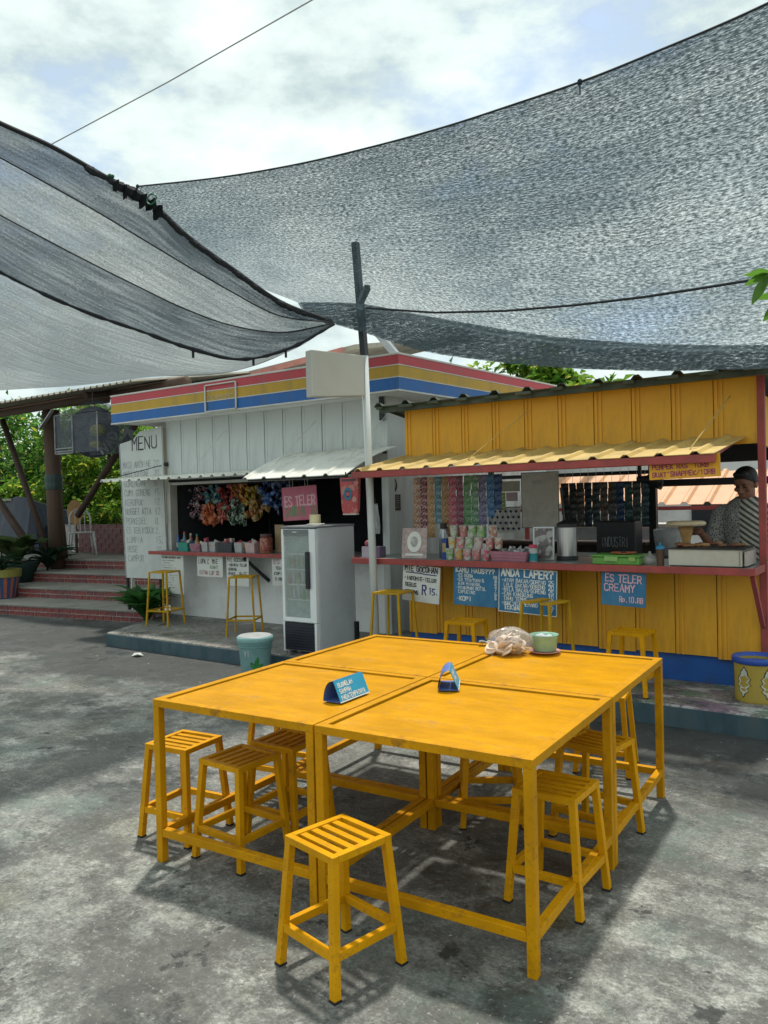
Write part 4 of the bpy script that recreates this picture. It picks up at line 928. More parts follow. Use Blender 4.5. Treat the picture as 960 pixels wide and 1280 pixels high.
for k in range(3):
    for j in range(5):
        F.part('drink_bottle', MB().lathe([(.015, 0), (.017, .02), (.017, .08), (.007, .10), (.007, .118)], 8, (fx0 + .065 + j * .058, fy0 + .034, .671 + k * .145), 1, .5), C(*rng.choice(((.45, .10, .03), (.1, .3, .1), (.45, .45, .42), (.35, .3, .08)))), smooth=True)
F.part('grille', MB().span((fx0 + .02, fy0 + .005, .19), (fx1 - .03, fy0 + .045, .445)), MT['black'])
for k in range(9): F.part('grille_slat', MB().span((fx0 + .025, fy0 - .004, .205 + k * .026), (fx1 - .035, fy0 + .003, .215 + k * .026)), C(.03, .03, .05))
F.part('side_trim', MB().span((fx0 + .001, fy0 - .001, .17), (fx0 + .018, fy0 + .044, .455)).span((fx1 - .028, fy0 - .001, .17), (fx1 - .001, fy0 + .044, .455)), MT['fridgew'], split=True)
F.part('compressor_cover', MB().span((fx1 + .002, fy1 - .04, .17), (fx1 + .035, fy1, .40)), MT['black'])
F.part('top_plate', MB().span((fx0 - .004, fy0 + .0, fz), (fx1 + .004, fy1 + .005, fz + .018)), C(.20, .21, .22), bevel=.004)
t = thing('tape_roll', 'cream roll of tape standing on top of the fridge', 'tape roll', (-5.02, 5.99, fz + .018))
obj('roll', MB().lathe([(.055, 0), (.055, .10), (.026, .10), (.026, 0), (.055, 0)][:4], 20), C(.60, .52, .32, .6), t, smooth=False)
obj('core', MB().lathe([(.026, .001), (.026, .099), (.022, .099), (.022, .001)], 16), C(.3, .2, .1), t)
t = thing('papers_on_fridge', 'thin stack of papers lying on the fridge top', 'papers', (-4.93, 5.86, fz + .019), .2)
for k in range(3): obj('sheet', MB().box((.01 * k, .006 * k, .003 + .005 * k), (.16, .11, .004), .2 * k), MT['paper'], t)

t = thing('bucket', 'pale teal bucket with a painted green leaf on the yard', 'bucket', (-5.27, 5.37, 0))
obj('pail', MB().lathe([(.125, 0), (.130, .01), (.158, .30), (.162, .305), (.168, .31), (.168, .355), (.160, .36), (.152, .35), (.125, .02), (.001, .015)], 32), M('teal_bucket_plastic', (.22, .40, .40), .45, .15, 6, dirt=(.11, .16, .16), dirt_amt=.5, dscale=5), t, smooth=True)
obj('lid', MB().lathe([(.158, .362), (.150, .366), (.001, .362)], 24), C(.36, .38, .38, .5), t)
rm = MB()
for z in (.262, .285): rm.lathe([(.1545 + (z - .262) * .1, z), (.161 + (z - .262) * .1, z + .004), (.1545 + (z - .262) * .1, z + .010)], 32)
obj('rim_band', rm, C(.14, .27, .27), t, smooth=True)
lf = MB()
def onc(u, z, e=.0015):
    r = .129 + (z / .30) * .029 + e; a = math.radians(-58) + u / .15; return (r * math.cos(a), r * math.sin(a), z)
for (u0, z0, ang, ln) in ((.03, .06, 1.35, .13), (.03, .06, .6, .10), (.03, .06, 2.1, .09), (.06, .05, .25, .06)):
    dx, dz = math.cos(ang), math.sin(ang); P = []
    for s, w in ((0, 0), (.3, .018), (.6, .022), (.85, .012), (1, 0)): P.append((u0 + dx * ln * s - dz * w, z0 + dz * ln * s + dx * w))
    for s, w in ((.85, .012), (.6, .022), (.3, .018)): P.append((u0 + dx * ln * s + dz * w, z0 + dz * ln * s - dx * w))
    lf.add([onc(*p) for p in P], [tuple(range(len(P)))])
obj('leaf_print', lf, C(.03, .20, .05), t)
wt_ = MB(); write(wt_, 'VI', -.075, .19, .05, .03, .007)
wt_.v = [onc(x, z) for x, y, z in wt_.v]; obj('print_lettering', wt_, C(.45, .50, .48), t)

t = thing('planter', 'yellow painted tub with a blue rim and white leaf paintings', 'planter', (-1.055, 5.97, .15))
obj('tub', MB().lathe([(.140, 0), (.143, .01), (.148, .27), (.148, .28), (.130, .28), (.128, .22), (.001, .22)], 32), M('mustard_tub_paint', (.42, .30, .05), .5, .15, 6, dirt=(.22, .17, .06), dirt_amt=.5), t, smooth=False)
obj('blue_rim', MB().lathe([(.150, .262), (.160, .27), (.162, .296), (.156, .306), (.138, .306), (.131, .27), (.129, .225), (.001, .222)], 32), C(.03, .08, .36, .45), t, smooth=True)
def ont(u, z, e=.002): a = math.radians(-84) + u / .147; r = .143 + .005 * (z - .01) / .26 + e; return (r * math.cos(a), r * math.sin(a), z)
for u0 in (-.085, .075, .215, -.245):
    seq = [(0, .003), (.12, .012), (.22, .036), (.30, .024), (.42, .045), (.50, .031), (.62, .042), (.72, .025), (.84, .022), (1, .002)]
    for nm, mt, sc, e in (('leaf_painting', M('white_leaf_paint', (.50, .52, .44), .6, .2, 30), 1.0, .002), ('leaf_outline', MT['black'], 1.10, .001)):
        q = MB()
        for k in range(len(seq) - 1):
            pts = [(u0 + d_ * seq[i][1] * (1 if sc == 1.0 else 1.22) + .012 * seq[i][0], .045 + (seq[i][0] - .5) * .195 * sc + .0975) for i, d_ in ((k, -1), (k, 1), (k + 1, 1), (k + 1, -1))]
            q.add([ont(u, z, e) for u, z in pts], [(0, 1, 2, 3)])
        obj(nm, q, mt, t)

def rosette(label, x, y, z0, n, ln, mat, rng, up=.5, group=None, cat='plant', wd=.26, stems=True):
    t = TH('leafy_plant', label, cat, (x, y, z0), group)
    t.part('stem', MB().tube([(x, y, z0), (x + .01, y, z0 + ln * .8)], [.02, .012], 6), MT['leafdark'])
    for k in range(n):
        a = 2.4 * k + rng.uniform(-.3, .3); el = up + (1 - k / n) * .35 + rng.uniform(-.15, .2); l = ln * rng.uniform(.75, 1.2)
        base = Vector((x, y, z0 + ln * .55 * (k / n))); pts = []; p = base; d = Vector((math.cos(a) * math.cos(el), math.sin(a) * math.cos(el), math.sin(el)))
        for s in range(7): pts.append(p.copy()); d = (d + Vector((0, 0, -.17))).normalized(); p = p + d * l / 6
        sdv = Vector((-math.sin(a), math.cos(a), 0)); mb = MB()
        W_ = [.012, .45, .85, 1, .85, .5, .03]
        for i, q in enumerate(pts):
            w = l * wd * W_[i] / 2; mb.v += [tuple(q - sdv * w + Vector((0, 0, w * .35))), tuple(q), tuple(q + sdv * w + Vector((0, 0, w * .35)))]
        for i in range(6): mb.f += [(i * 3, i * 3 + 1, i * 3 + 4, i * 3 + 3), (i * 3 + 1, i * 3 + 2, i * 3 + 5, i * 3 + 4)]
        t.part('leaf', mb, mat, smooth=True)
    return t
rng = random.Random(31)
rosette('bushy green plant at the platform corner below the menu board', -8.30, 6.50, .12, 50, .47, MT['leaf'], rng, .75, 'bushy plants at the platform corner')
rosette('second bushy green plant behind it, nearer the kiosk wall', -8.70, 6.85, 0, 40, .52, MT['leaf'], rng, .85, 'bushy plants at the platform corner')
# pots on the steps at far left
t = thing('striped_pot', 'blue and orange striped pot with a mustard rim on the bottom step', 'plant pot', (-12.38, 6.92, .17))
obj('pot_body', MB().lathe([(.20, 0), (.205, .01), (.27, .34), (.001, .34)], 30), C(.03, .07, .17), t, smooth=False)
obj('pot_rim', MB().lathe([(.272, .34), (.29, .345), (.30, .46), (.285, .465), (.27, .42), (.001, .40)], 30), C(.24, .22, .05), t)
for k in range(15):
    a0 = 2 * PI * k / 15; q = MB(); q.add([((.207 + .062 * s) * math.cos(a0 + e), (.207 + .062 * s) * math.sin(a0 + e), .015 + .32 * s) for s in (0, 1) for e in (0, .2)], [(0, 1, 3, 2)])
    obj('painted_stripe', q, C(.36, .10, .06), t)
rosette('dark leafy plant growing in the striped pot', -12.38, 6.92, .57, 20, .42, MT['leafdark'], rng, .5, 'potted plants on the steps')
t = thing('dark_pot', 'dark green round pot on the steps beside the log post', 'plant pot', (-13.0, 7.55, .34))
obj('pot_body', MB().lathe([(.24, 0), (.32, .24), (.36, .30), (.36, .34), (.33, .34), (.30, .26), (.001, .25)], 28), C(.02, .045, .04), t, smooth=True)
obj('soil', MB().lathe([(.001, .262), (.305, .262)], 20), C(.03, .02, .015, .9), t)
rosette('olive broad-leaved plant in the dark green pot', -13.0, 7.55, .60, 24, .62, leaf_mat('olive_leaf', (.03, .06, .02), (.12, .17, .06)), rng, .75, 'potted plants on the steps', wd=.42)
rosette('dark plant in shade against the log post, above the second step', -12.75, 7.95, .51, 22, .55, MT['leafdark'], rng, .6, 'potted plants on the steps')
rosette('dark plant at the left edge of the steps behind the striped pot', -13.6, 7.35, .34, 22, .6, MT['leafdark'], rng, .6, 'potted plants on the steps')
# dark tarp over something bulky
q = MB(); rows = []
for i in range(9):
    rows.append([(-17.6 + .27 * j, 9.3 + .17 * i, (1.82 - .10 * math.sin(j * .9) - .05 * i) if 0 < i < 8 and 0 < j < 8 else .69) for j in range(9)])
q.slab(rows, .01)
TP = TH('tarp_cover', 'dark navy tarp draped over something bulky at the far left', 'tarp', (-16.5, 10, .68))
TP.part('tarp_cloth', q, M('navy_tarp', (.012, .02, .045), .45, .3, 3, bump=.5, bscale=6))
TP.part('pale_top_item', MB().box((-16.7, 9.5, 1.80), (.5, .2, .05), .2), MT['paleroof'])
for x, y in ((-17.3, 9.5), (-15.7, 9.5)): TP.part('leg', MB().bar((x, y, .68), (x, y, 1.7), .05), MT['black'])
# white chair on the terrace
def make_chair(name, label, loc, rz, mat, group=None, s=1.0):
    t = thing(name, label, 'chair', loc, rz, group); w = .22 * s; h = .44 * s
    obj('seat', MB().box((0, 0, h), (.44 * s, .42 * s, .025), 0), mat, t, bevel=.01)
    for a in (-1, 1):
        for b in (-1, 1): obj('leg', MB().tube([(a * w * 1.08, b * w * 1.08, 0), (a * w * .86, b * w * .84, h - .01)], [.018, .026], 8), mat, t, smooth=True)
    obj('back_frame', MB().tube([(-w * .86, w * .86, h)] + [(-w * .86 * math.cos(th), w * .95 + .06 * math.sin(th), h + (.26 + .18 * math.sin(th)) * s) for th in np.linspace(0, PI, 9)] + [(w * .86, w * .86, h)], .018, 8), mat, t, smooth=True)
    for k in (-1, 0, 1): obj('back_slat', MB().bar((k * .085 * s, w * .9, h + .01), (k * .085 * s, w * .95 + .05, h + .42 * s), .035 * s, .012), mat, t)
    return t
make_chair('chair', 'white plastic chair with open back on the terrace by the log post', (-13.35, 9.05, .68), math.radians(62), C(.55, .55, .55, .4))
t = thing('paddle_board', 'tan oval board leaning behind the white chair', 'board', (-14.2, 9.5, .68), .6)
obj('oval_board', MB().lathe([(.001, 0), (.15, 0), (.165, .01), (.15, .02), (.001, .02)], 24, (0, 0, .82), 1, 1.55, R=Matrix.Rotation(PI / 2, 3, 'X')), C(.40, .22, .08, .6), t)
obj('stand', MB().bar((0, .01, 0), (0, .01, .7), .04), MT['darkwood'], t)

# hanging see-through box and round sign under the canopy
hb = TH('hanging_box', 'grey see-through plastic box with peaked top hanging under the canopy', 'hanging box', (-10.75, 7.5, 2.4))
x0, x1, y0, y1, z0, z1 = -11.30, -10.22, 7.25, 7.85, 2.43, 3.02
film = glassy('smoky_film', (.07, .08, .10), .32, .15)
for nm, sp_ in (('front_panel', MB().span((x0, y0, z0), (x1, y0 + .012, z1))), ('back_panel', MB().span((x0, y1, z0), (x1, y1 + .012, z1))), ('side_panel', MB().span((x0, y0 + .013, z0), (x0 + .012, y1 - .001, z1))), ('side_panel', MB().span((x1 - .012, y0 + .013, z0), (x1, y1 - .001, z1)))): hb.part(nm, sp_, film)
hb.part('peaked_top', MB().add([(x0 - .03, y0 - .03, z1 + .005), (x1 + .03, y0 - .03, z1 + .005), (x1 + .03, y1 + .03, z1 + .005), (x0 - .03, y1 + .03, z1 + .005), (x0 + .35, (y0 + y1) / 2, z1 + .22), (x1 - .35, (y0 + y1) / 2, z1 + .22)], [(0, 1, 5, 4), (1, 2, 5), (2, 3, 4, 5), (3, 0, 4), (3, 2, 1, 0)]), film)
e = MB()
for x in (x0, x0 + .46, x1): e.bar((x, y0 - .008, z0), (x, y0 - .008, z1), .014)
for z in (z0 - .004, z0 + .03, z0 + .075, z1): e.span((x0, y0 - .012, z), (x0 + .45, y0 - .002, z + .016))
hb.part('frame_strip', e, MT['inkgrey'], split=True)
hb.part('hanger', MB().tube([(-10.75, 7.55, z1 + .20), (-10.75, 7.55, 3.42)], .008, 5), MT['black'])
q = MB().ball((-10.65, 7.55, 2.78), (.14, .1, .1), 8, 6).ball((-10.7, 7.55, 2.57), (.10, .1, .06), 8, 6); hb.part('yellow_contents', q, C(.40, .40, .06), split=True)
rs = TH('round_sign', 'dark blue round sign with white letters half hidden behind the hanging box', 'sign', (-11.38, 8.0, 2.83))
RR = Matrix.Rotation(math.radians(35), 3, 'Z') @ Matrix.Rotation(PI / 2, 3, 'X')
DC = Vector((-11.38, 8.0, 2.83)); YR = Matrix.Rotation(math.radians(35), 3, 'Z')
rs.part('disc', MB().lathe([(.001, -.01), (.42, -.01), (.42, .01), (.001, .01)], 40, tuple(DC), R=RR), C(.012, .016, .04))
for ch, ang in (('N', -62), ('A', -36), ('D', -12)):
    p = MB(); write(p, ch, -.045, -.07, .14, .13, .028, jit=.02); a = math.radians(ang)
    cpos = DC + YR @ Vector((math.cos(a) * .315, -.0125, math.sin(a) * .315)); rot = YR @ Matrix.Rotation(-(a + PI / 2), 3, 'Y')
    q = MB(); q.add([rot @ Vector(v) + cpos for v in p.v], p.f); rs.part('lettering', q, MT['inkwhite'])
rs.part('hanger', MB().tube([(-11.38, 8.02, 3.22), (-11.38, 8.05, 3.36)], .008, 5), MT['black'])

# branch hanging in at the right
br = TH('tree_branch', 'green leafy branch tip hanging into view at the right edge', 'branch', (-.45, 4.55, 2.95))
BO = Vector((-.04, .0, -.01))
br.part('twig', MB().tube([(1.2, 5.2, 3.6), (.2, 4.8, 3.2), (-.45, 4.55, 2.86), (-.70, 4.42, 2.69)], [.03, .02, .010, .004], 7).tube([(-.45, 4.55, 2.86), (-.66, 4.48, 2.55)], [.008, .003], 6), MT['bark'])
rng = random.Random(8)
for p, d in (((-.66, 4.42, 2.70), (-.9, -.2, -.25)), ((-.66, 4.42, 2.69), (-.5, -.3, -.9)), ((-.64, 4.43, 2.70), (-.8, 0, .35)), ((-.60, 4.45, 2.72), (-.3, -.4, -1)), ((-.62, 4.48, 2.56), (-.7, -.2, -.7)), ((-.62, 4.48, 2.56), (-.3, -.2, -1)), ((-.58, 4.48, 2.75), (-.6, .3, .6)), ((-.56, 4.5, 2.76), (-.4, -.5, -.5)), ((-.5, 4.5, 2.8), (-.5, -.5, .3)), ((-.55, 4.5, 2.66), (-.8, -.1, -.2)), ((-.66, 4.42, 2.70), (-.7, -.5, .1)), ((-.6, 4.47, 2.60), (-.9, .1, .1)), ((-.62, 4.44, 2.71), (-.6, -.2, -.55))):
    q = MB(); d = Vector(d).normalized(); l = rng.uniform(.10, .15); s = d.cross(Vector((.2, .5, .8))).normalized(); c = Vector(p) + BO
    for i, w in enumerate((.004, .022, .028, .020, .002)): m = c + d * l * i / 4 + Vector((0, 0, -.004 * i * i / 4)); q.v += [tuple(m - s * w), tuple(m + Vector((0, 0, .004))), tuple(m + s * w)]
    for i in range(4): q.f += [(i * 3, i * 3 + 1, i * 3 + 4, i * 3 + 3), (i * 3 + 1, i * 3 + 2, i * 3 + 5, i * 3 + 4)]
    br.part('leaf', q, MT['treeleaf'], smooth=True)

# litter on the yard by the platform edge
solo('litter', MB().slab([[(-7.05 + .05 * i, 5.33 + .04 * j, .008 + .014 * ((i * 7 + j * 5) % 3)) for i in range(3)] for j in range(3)], .004), MT['paper'], 'white scrap of litter on the yard below the platform edge', 'litter', (-7, 5.35, 0), 'litter by the platform edge')
solo('litter', MB().slab([[(-8.9 + .05 * i, 4.72 + .04 * j, .010 + .015 * ((i * 5 + j * 3) % 3)) for i in range(3)] for j in range(3)], .004), MT['paper'], 'smaller white scrap on the yard nearer the steps', 'litter', (-8.85, 4.75, 0), 'litter by the platform edge')

# ---------------------------------------------------------------- painted and paper signs
def board(name, label, c, w, h, mat, lines, rz=0, tilt=0.0, t=.008, cat='sign', tilt_x=0.0, edge=None, group=None, extra=None, bend=0):
    o = thing(name, label, cat, c, rz, group); o.rotation_euler = (tilt_x, tilt, rz)
    if bend:
        rows = [[(-w / 2 + w * i / 6, -t / 2 + bend * math.sin(PI * i / 6 + j) * .5, -h / 2 + h * j / 4) for i in range(7)] for j in range(5)]
        mb = MB(); 
        for r in rows: mb.v += r
        for j in range(4):
            for i in range(6): a = j * 7 + i; mb.f.append((a, a + 1, a + 8, a + 7))
        obj('board', MB().box((0, 0, 0), (w, t, h)), mat, o)
    else: obj('board', MB().box((0, 0, 0), (w, t, h)), mat, o, bevel=.0015)
    if edge: 
        e = MB().box((0, -t / 2 - .0006, h / 2 - .003), (w, .001, .006)).box((0, -t / 2 - .0006, -h / 2 + .003), (w, .001, .006)).box((-w / 2 + .003, -t / 2 - .0006, 0), (.006, .001, h - .013)).box((w / 2 - .003, -t / 2 - .0006, 0), (.006, .001, h - .013)); obj('painted_border', e, edge, o)
    groups = {}
    for li, (text, x, z, hh, cw, sw, m) in enumerate(lines):
        q = groups.setdefault((m, li), MB()); write(q, text, -w / 2 + x * w, h / 2 - z * h, hh, cw, sw, y=-t / 2 - .0015)
    for (m, li), q in groups.items(): obj('lettering', q, MT[m], o)
    if extra: obj('underline', extra, MT['inkblue'], o)
    return o
board('paper_notice', 'white noodle notice with blue underline hanging at the left end of the counter', (-3.755, 5.905, .852), .385, .322, MT['paper'],
      [("MIE GOCOHAN", .06, .17, .045, .032, .0085, 'ink'), ("-INDOMIE-TELUR", .05, .42, .032, .024, .0065, 'ink'), ("REBUS", .08, .60, .032, .024, .0065, 'ink'), ("GORENG", .08, .80, .032, .024, .0065, 'ink'), ("R", .55, .78, .078, .05, .012, 'inkblue'), ("15.", .73, .75, .05, .032, .008, 'inkblue')],
      tilt=math.radians(4), cat='notice', extra=MB().box((-.07, -.0056, .092), (.18, .001, .009)).box((.09, -.0056, .088), (.14, .001, .009)))
board('menu_sign', 'blue drinks board ending in KOPI behind the taller food board', (-3.205, 5.908, .850), .44, .33, MT['signblue'],
      [("KAMU HAUS???", .06, .15, .036, .0315, .0075, 'inkwhite')] + [(a, .07, .27 + .105 * i, .025, .0208, .0040, 'inkwhite') for i, a in enumerate(("-ES BOBA", "-ES TEH/MANIS", " AIR MINERAL", "-MINUMAN BOTOL", " CAPUCINO"))] + [("-KOPI", .07, .88, .036, .03, .0065, 'inkwhite')] + [(a, .86, .27 + .105 * i, .024, .019, .005, 'inkwhite') for i, a in enumerate(("10", " 8", " 5", " 7", " 5", " 5"))], tilt=math.radians(1.5))
board('menu_sign', 'larger blue food board headed ANDA LAPER? with a pale edge', (-2.735, 5.894, .832), .51, .362, MT['signblue'],
      [("ANDA LAPER?", .05, .18, .058, .0425, .0115, 'inkwhite')] + [(a, .06, .315 + .103 * i, .029, .0218, .0046, 'inkwhite') for i, a in enumerate(("-AYAM BAKAR/GORENG", " LELE BAKAR/GORENG", "-NILA BAKAR/GORENG", "-CAH KANGKUNG", " TAHU TEMPE", "-MAK'NYA MEMANG"))] + [(" TEKWAN", .06, .93, .036, .028, .0075, 'inkwhite')] + [(a, .86, .315 + .103 * i, .031, .024, .0052, 'inkwhite') for i, a in enumerate(("25", "20", "25", "10", "10", "15", " 7"))], tilt=math.radians(2), edge=MT['inkwhite'])
board('ice_sign', 'small blue creamy ice sign with pink lettering below the counter at right', (-1.955, 5.900, .886), .335, .255, MT['signblue'],
      [("ES TELER", .09, .30, .054, .0360, .0075, 'inkpink'), ("CREAMY", .07, .58, .054, .040, .0075, 'inkpink'), ("Rp.10.rb", .42, .88, .040, .0225, .0055, 'inkpink')], tilt=math.radians(2))
board('hanging_sign', 'orange strip sign with maroon lettering hanging from the right end of the awning', (-1.43, 5.622, 1.775), .47, .155, MT['orange'],
      [("PEMPEK RAS  10RB", .05, .55, .030, .0245, .0062, 'inkred'), ("BUAT'SNAPPEK/10RB", .05, .88, .030, .0245, .0062, 'inkred')], tilt=math.radians(-1.5), t=.006)
ps = board('hanging_sign', 'pink square ice sign hanging under the white awning above the fridge', (-5.745, 6.6, 1.585), .50, .37, MT['signpink'],
      [("ES TELER", .08, .56, .105, .057, .016, 'inkpink'), ("DINGIN  10", .09, .86, .10, .047, .013, 'inkgreen')], tilt=math.radians(-2.5))
for x in (-.13, -.09, .09, .13): obj('hang_string', MB().tube([(x, 0, .185), (x * .9, 0, .42)], .0025, 4), MT['inkwhite'], ps)
board('paper_notice', 'long printed white price sheet behind the left bar stool', (-8.005, 6.715, .722), .42, .50, MT['paper'],
      [("SELAMAT DATANG DI SINI", .05, .10, .020, .0165, .005, 'ink')] + [("".join(random.choice("AEIMNRSTUO ") for _ in range(random.randint(9, 19))), .06, .17 + .062 * i, .012, .0165, .0028, 'inkgrey') for i in range(12)], cat='notice', t=.004)
board('paper_notice', 'white hand-lettered notice under the kiosk counter, left of its twin', (-7.315, 6.712, .838), .45, .255, MT['paper'],
      [("LUPA C  MIE", .07, .36, .052, .033, .007, 'ink'), ("KUAH?", .52, .60, .036, .028, .006, 'inkgreen'), ("EXTRA LUP 20", .10, .88, .045, .030, .006, 'inkred')], cat='notice', t=.004)
board('paper_notice', 'white noodle notice under the kiosk counter beside its black bracket', (-6.845, 6.716, .79), .37, .35, MT['paper'],
      [("MIE GOCOHAN", .05, .16, .040, .030, .0065, 'ink'), ("-INDOMIE-TELUR", .06, .32, .030, .023, .005, 'ink'), ("GORENG", .10, .47, .030, .023, .005, 'ink'), ("REBUS", .10, .62, .030, .023, .005, 'ink'), ("Rp15", .60, .66, .05, .03, .007, 'ink')], cat='notice', t=.004)
board('paper_notice', 'narrow white paper strip just left of the fridge', (-6.19, 6.712, .80), .19, .31, MT['paper'],
      [("ES", .15, .18, .045, .05, .007, 'inkred'), ("TEH", .3, .38, .03, .03, .006, 'ink'), ("KOPI", .2, .58, .03, .03, .006, 'ink'), ("5 RB", .25, .78, .03, .03, .006, 'ink')], cat='notice', t=.004)
mbd = thing('menu_board', 'tall white menu board with faded handwriting standing at the kiosk left corner', 'menu board', (-8.86, 6.955, 0))
obj('board', MB().add([(x, y, z) for y in (-.012, .012) for x, z in ((-.375, .61), (.475, .62), (.435, 2.64), (-.02, 2.60), (-.16, 2.50), (-.44, 2.46))], [(0, 1, 2, 3, 4, 5), (11, 10, 9, 8, 7, 6)] + [(i, 6 + i, 6 + (i + 1) % 6, (i + 1) % 6) for i in range(6)]), M('menu_board_white', (.56, .58, .56), .55, .05, 2, dirt=(.38, .39, .37), dirt_amt=.5), mbd)
obj('left_edge', MB().bar((-.448, -.006, 2.44), (-.383, -.006, .61), .02), MT['inkgrey'], mbd)
q = MB(); write(q, 'MENU', -.17, 2.36, .165, .135, .016, y=-.015); obj('heading', q, MT['ink'], mbd)
q = MB()
for i, (a, b) in enumerate((("MASI AROVINE", "22."), ("MASI KATUNE", "20."), ("GORENGAN", "5."), ("CUMI GORENG", "15"), ("KERUPUK", "12."), ("NUGGET ATTA", "12."), ("PERKEDEL", "0."), ("ES TEH KODOK", "2."), ("LUMPIA", "15."), ("ROSE", "10"), ("CAMPUR", ""))):
    z = 2.12 - i * .128; x0 = -.38 + i * .006
    write(q, a, x0, z, .082, .051 if len(a) > 8 else .056, .0060, y=-.014); write(q, b, .27, z, .082, .055, .0060, y=-.014)
obj('lettering', q, MT['inkgrey'], mbd)
obj('leg', MB().bar((-.26, 0, .61), (-.25, 0, .12), .05, .02), MT['trim'], mbd)
obj('leg', MB().bar((-.372, .0, .61), (-.335, 0, .0), .035, .03), MT['black'], mbd)
obj('leg', MB().bar((.30, .02, .62), (.31, .02, .151), .03), MT['black'], mbd)
obj('dark_pennant', MB().add([(-.42, -.02, 2.47), (-.30, -.02, 2.68), (-.10, -.02, 2.62), (-.17, -.02, 2.50), (-.26, -.02, 2.60)], [(0, 3, 2, 1) if False else (0, 4, 1), (4, 3, 2, 1)]), MT['black'], mbd)

# ---------------------------------------------------------------- kiosk goods
K.part('left_wall_shade', MB().span((KX0 + .061, KY + .115, .99), (KX0 + .075, 8.88, 2.24)), MT['dark'])  # dark sheet added over the white left wall, interior shade put in as colour
rng = random.Random(77)
def pillow(w, h, d=.02):
    n = 4; mb = MB(); rows = []
    for sgn in (-1, 1):
        for j in range(n + 1):
            for i in range(n + 1):
                u, v = i / n, j / n; b = (math.sin(PI * u) * math.sin(PI * v)) ** .5
                mb.v.append(((u - .5) * w, sgn * d * b + .002 * math.sin(i * 5 + j * 3), (v - .5) * h))
    N_ = (n + 1) ** 2
    for s in (0, 1):
        for j in range(n):
            for i in range(n):
                a = s * N_ + j * (n + 1) + i; f = (a, a + 1, a + n + 2, a + n + 1); mb.f.append(f if s == 0 else f[::-1])
    return mb
def px2x(px): return -8.50 + (px - 225) * .01441
def py2z(py): return 1.90 - (py - 600) * .0098
BN = [('dark packets with white and pink print', 243, 627, (.03, .03, .04), (.55, .5, .5), (.5, .08, .16), 24, (.19, .24)),
      ('teal and sky blue packets', 264, 620, (.02, .20, .30), (.10, .35, .42), (.5, .45, .2), 20, (.14, .17)),
      ('maroon red packets', 283, 626, (.35, .04, .05), (.45, .10, .07), (.1, .02, .03), 22, (.15, .19)),
      ('deep orange packets', 300, 618, (.50, .14, .03), (.55, .28, .05), (.35, .05, .03), 22, (.13, .17)),
      ('lemon yellow packets', 317, 622, (.55, .42, .03), (.5, .2, .03), (.05, .15, .05), 18, (.13, .13)),
      ('royal blue packets', 337, 615, (.02, .10, .38), (.03, .16, .45), (.45, .45, .5), 26, (.18, .20)),
      ('bright coral packets, lowest at the left', 266, 645, (.62, .14, .05), (.6, .25, .10), (.5, .08, .05), 24, (.15, .15)),
      ('black and white packets in the lower middle', 300, 642, (.05, .07, .06), (.5, .52, .45), (.05, .2, .1), 24, (.17, .16)),
      ('red and orange packets at lower right', 324, 638, (.45, .10, .04), (.5, .3, .05), (.05, .25, .12), 20, (.16, .12)),
      ('red packets at lower centre left', 285, 645, (.50, .08, .07), (.55, .2, .1), (.2, .03, .03), 14, (.10, .10)),
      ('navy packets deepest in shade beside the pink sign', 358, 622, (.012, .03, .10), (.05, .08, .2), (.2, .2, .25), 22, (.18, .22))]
pmesh = mesh_of(pillow(.075, .12, .022), MT['black'], True)
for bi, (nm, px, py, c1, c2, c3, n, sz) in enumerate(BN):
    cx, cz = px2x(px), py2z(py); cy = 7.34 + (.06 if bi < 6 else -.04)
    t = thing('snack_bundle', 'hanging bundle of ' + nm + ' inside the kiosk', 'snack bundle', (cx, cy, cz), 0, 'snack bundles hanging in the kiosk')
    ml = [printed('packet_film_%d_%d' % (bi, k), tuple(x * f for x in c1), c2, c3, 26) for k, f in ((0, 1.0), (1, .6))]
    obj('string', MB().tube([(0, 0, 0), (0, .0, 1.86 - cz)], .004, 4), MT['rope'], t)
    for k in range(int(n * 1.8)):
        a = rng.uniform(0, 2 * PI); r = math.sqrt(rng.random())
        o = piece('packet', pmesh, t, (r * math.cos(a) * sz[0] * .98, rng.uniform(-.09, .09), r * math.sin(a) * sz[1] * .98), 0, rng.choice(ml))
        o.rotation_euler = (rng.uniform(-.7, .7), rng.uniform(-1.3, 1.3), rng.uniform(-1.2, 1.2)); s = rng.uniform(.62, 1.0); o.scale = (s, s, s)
def sx_(px): return -8.18 + (px - 214) * .01397
SZ = 1.009
caps = [((.03, .10, .38), 'blue'), ((.50, .18, .04), 'orange'), ((.45, .08, .06), 'red'), ((.50, .18, .04), 'orange'), ((.5, .42, .3), 'cream'), ((.05, .25, .2), 'green'), ((.45, .15, .05), 'rust')]
for k, (cc, cn) in enumerate(caps):
    px = 216 + k * 4.3
    t = thing('bottle', 'small bottle with %s cap, %s from the left on the kiosk counter' % (cn, ORD[k]), 'bottle', (sx_(px), 6.95 + .05 * (k % 2), SZ), 0, 'bottles on the kiosk counter')
    hh = .20 + .02 * (k % 3) - (.03 if k > 4 else 0)
    obj('bottle_body', MB().lathe([(.024, 0), (.026, .01), (.026, hh * .62), (.012, hh * .80), (.012, hh * .9), (.001, hh * .9)], 12), C(*((.02, .09, .28) if k == 0 else rng.choice(((.30, .12, .05), (.10, .18, .22), (.28, .20, .10)))), .3), t, smooth=True)
    obj('cap', MB().lathe([(.015, hh * .88), (.015, hh), (.001, hh)], 12), C(*cc), t)
    obj('paper_band', MB().lathe([(.0268, hh * .2), (.0268, hh * .5)], 12), C(.45, .40, .35), t)
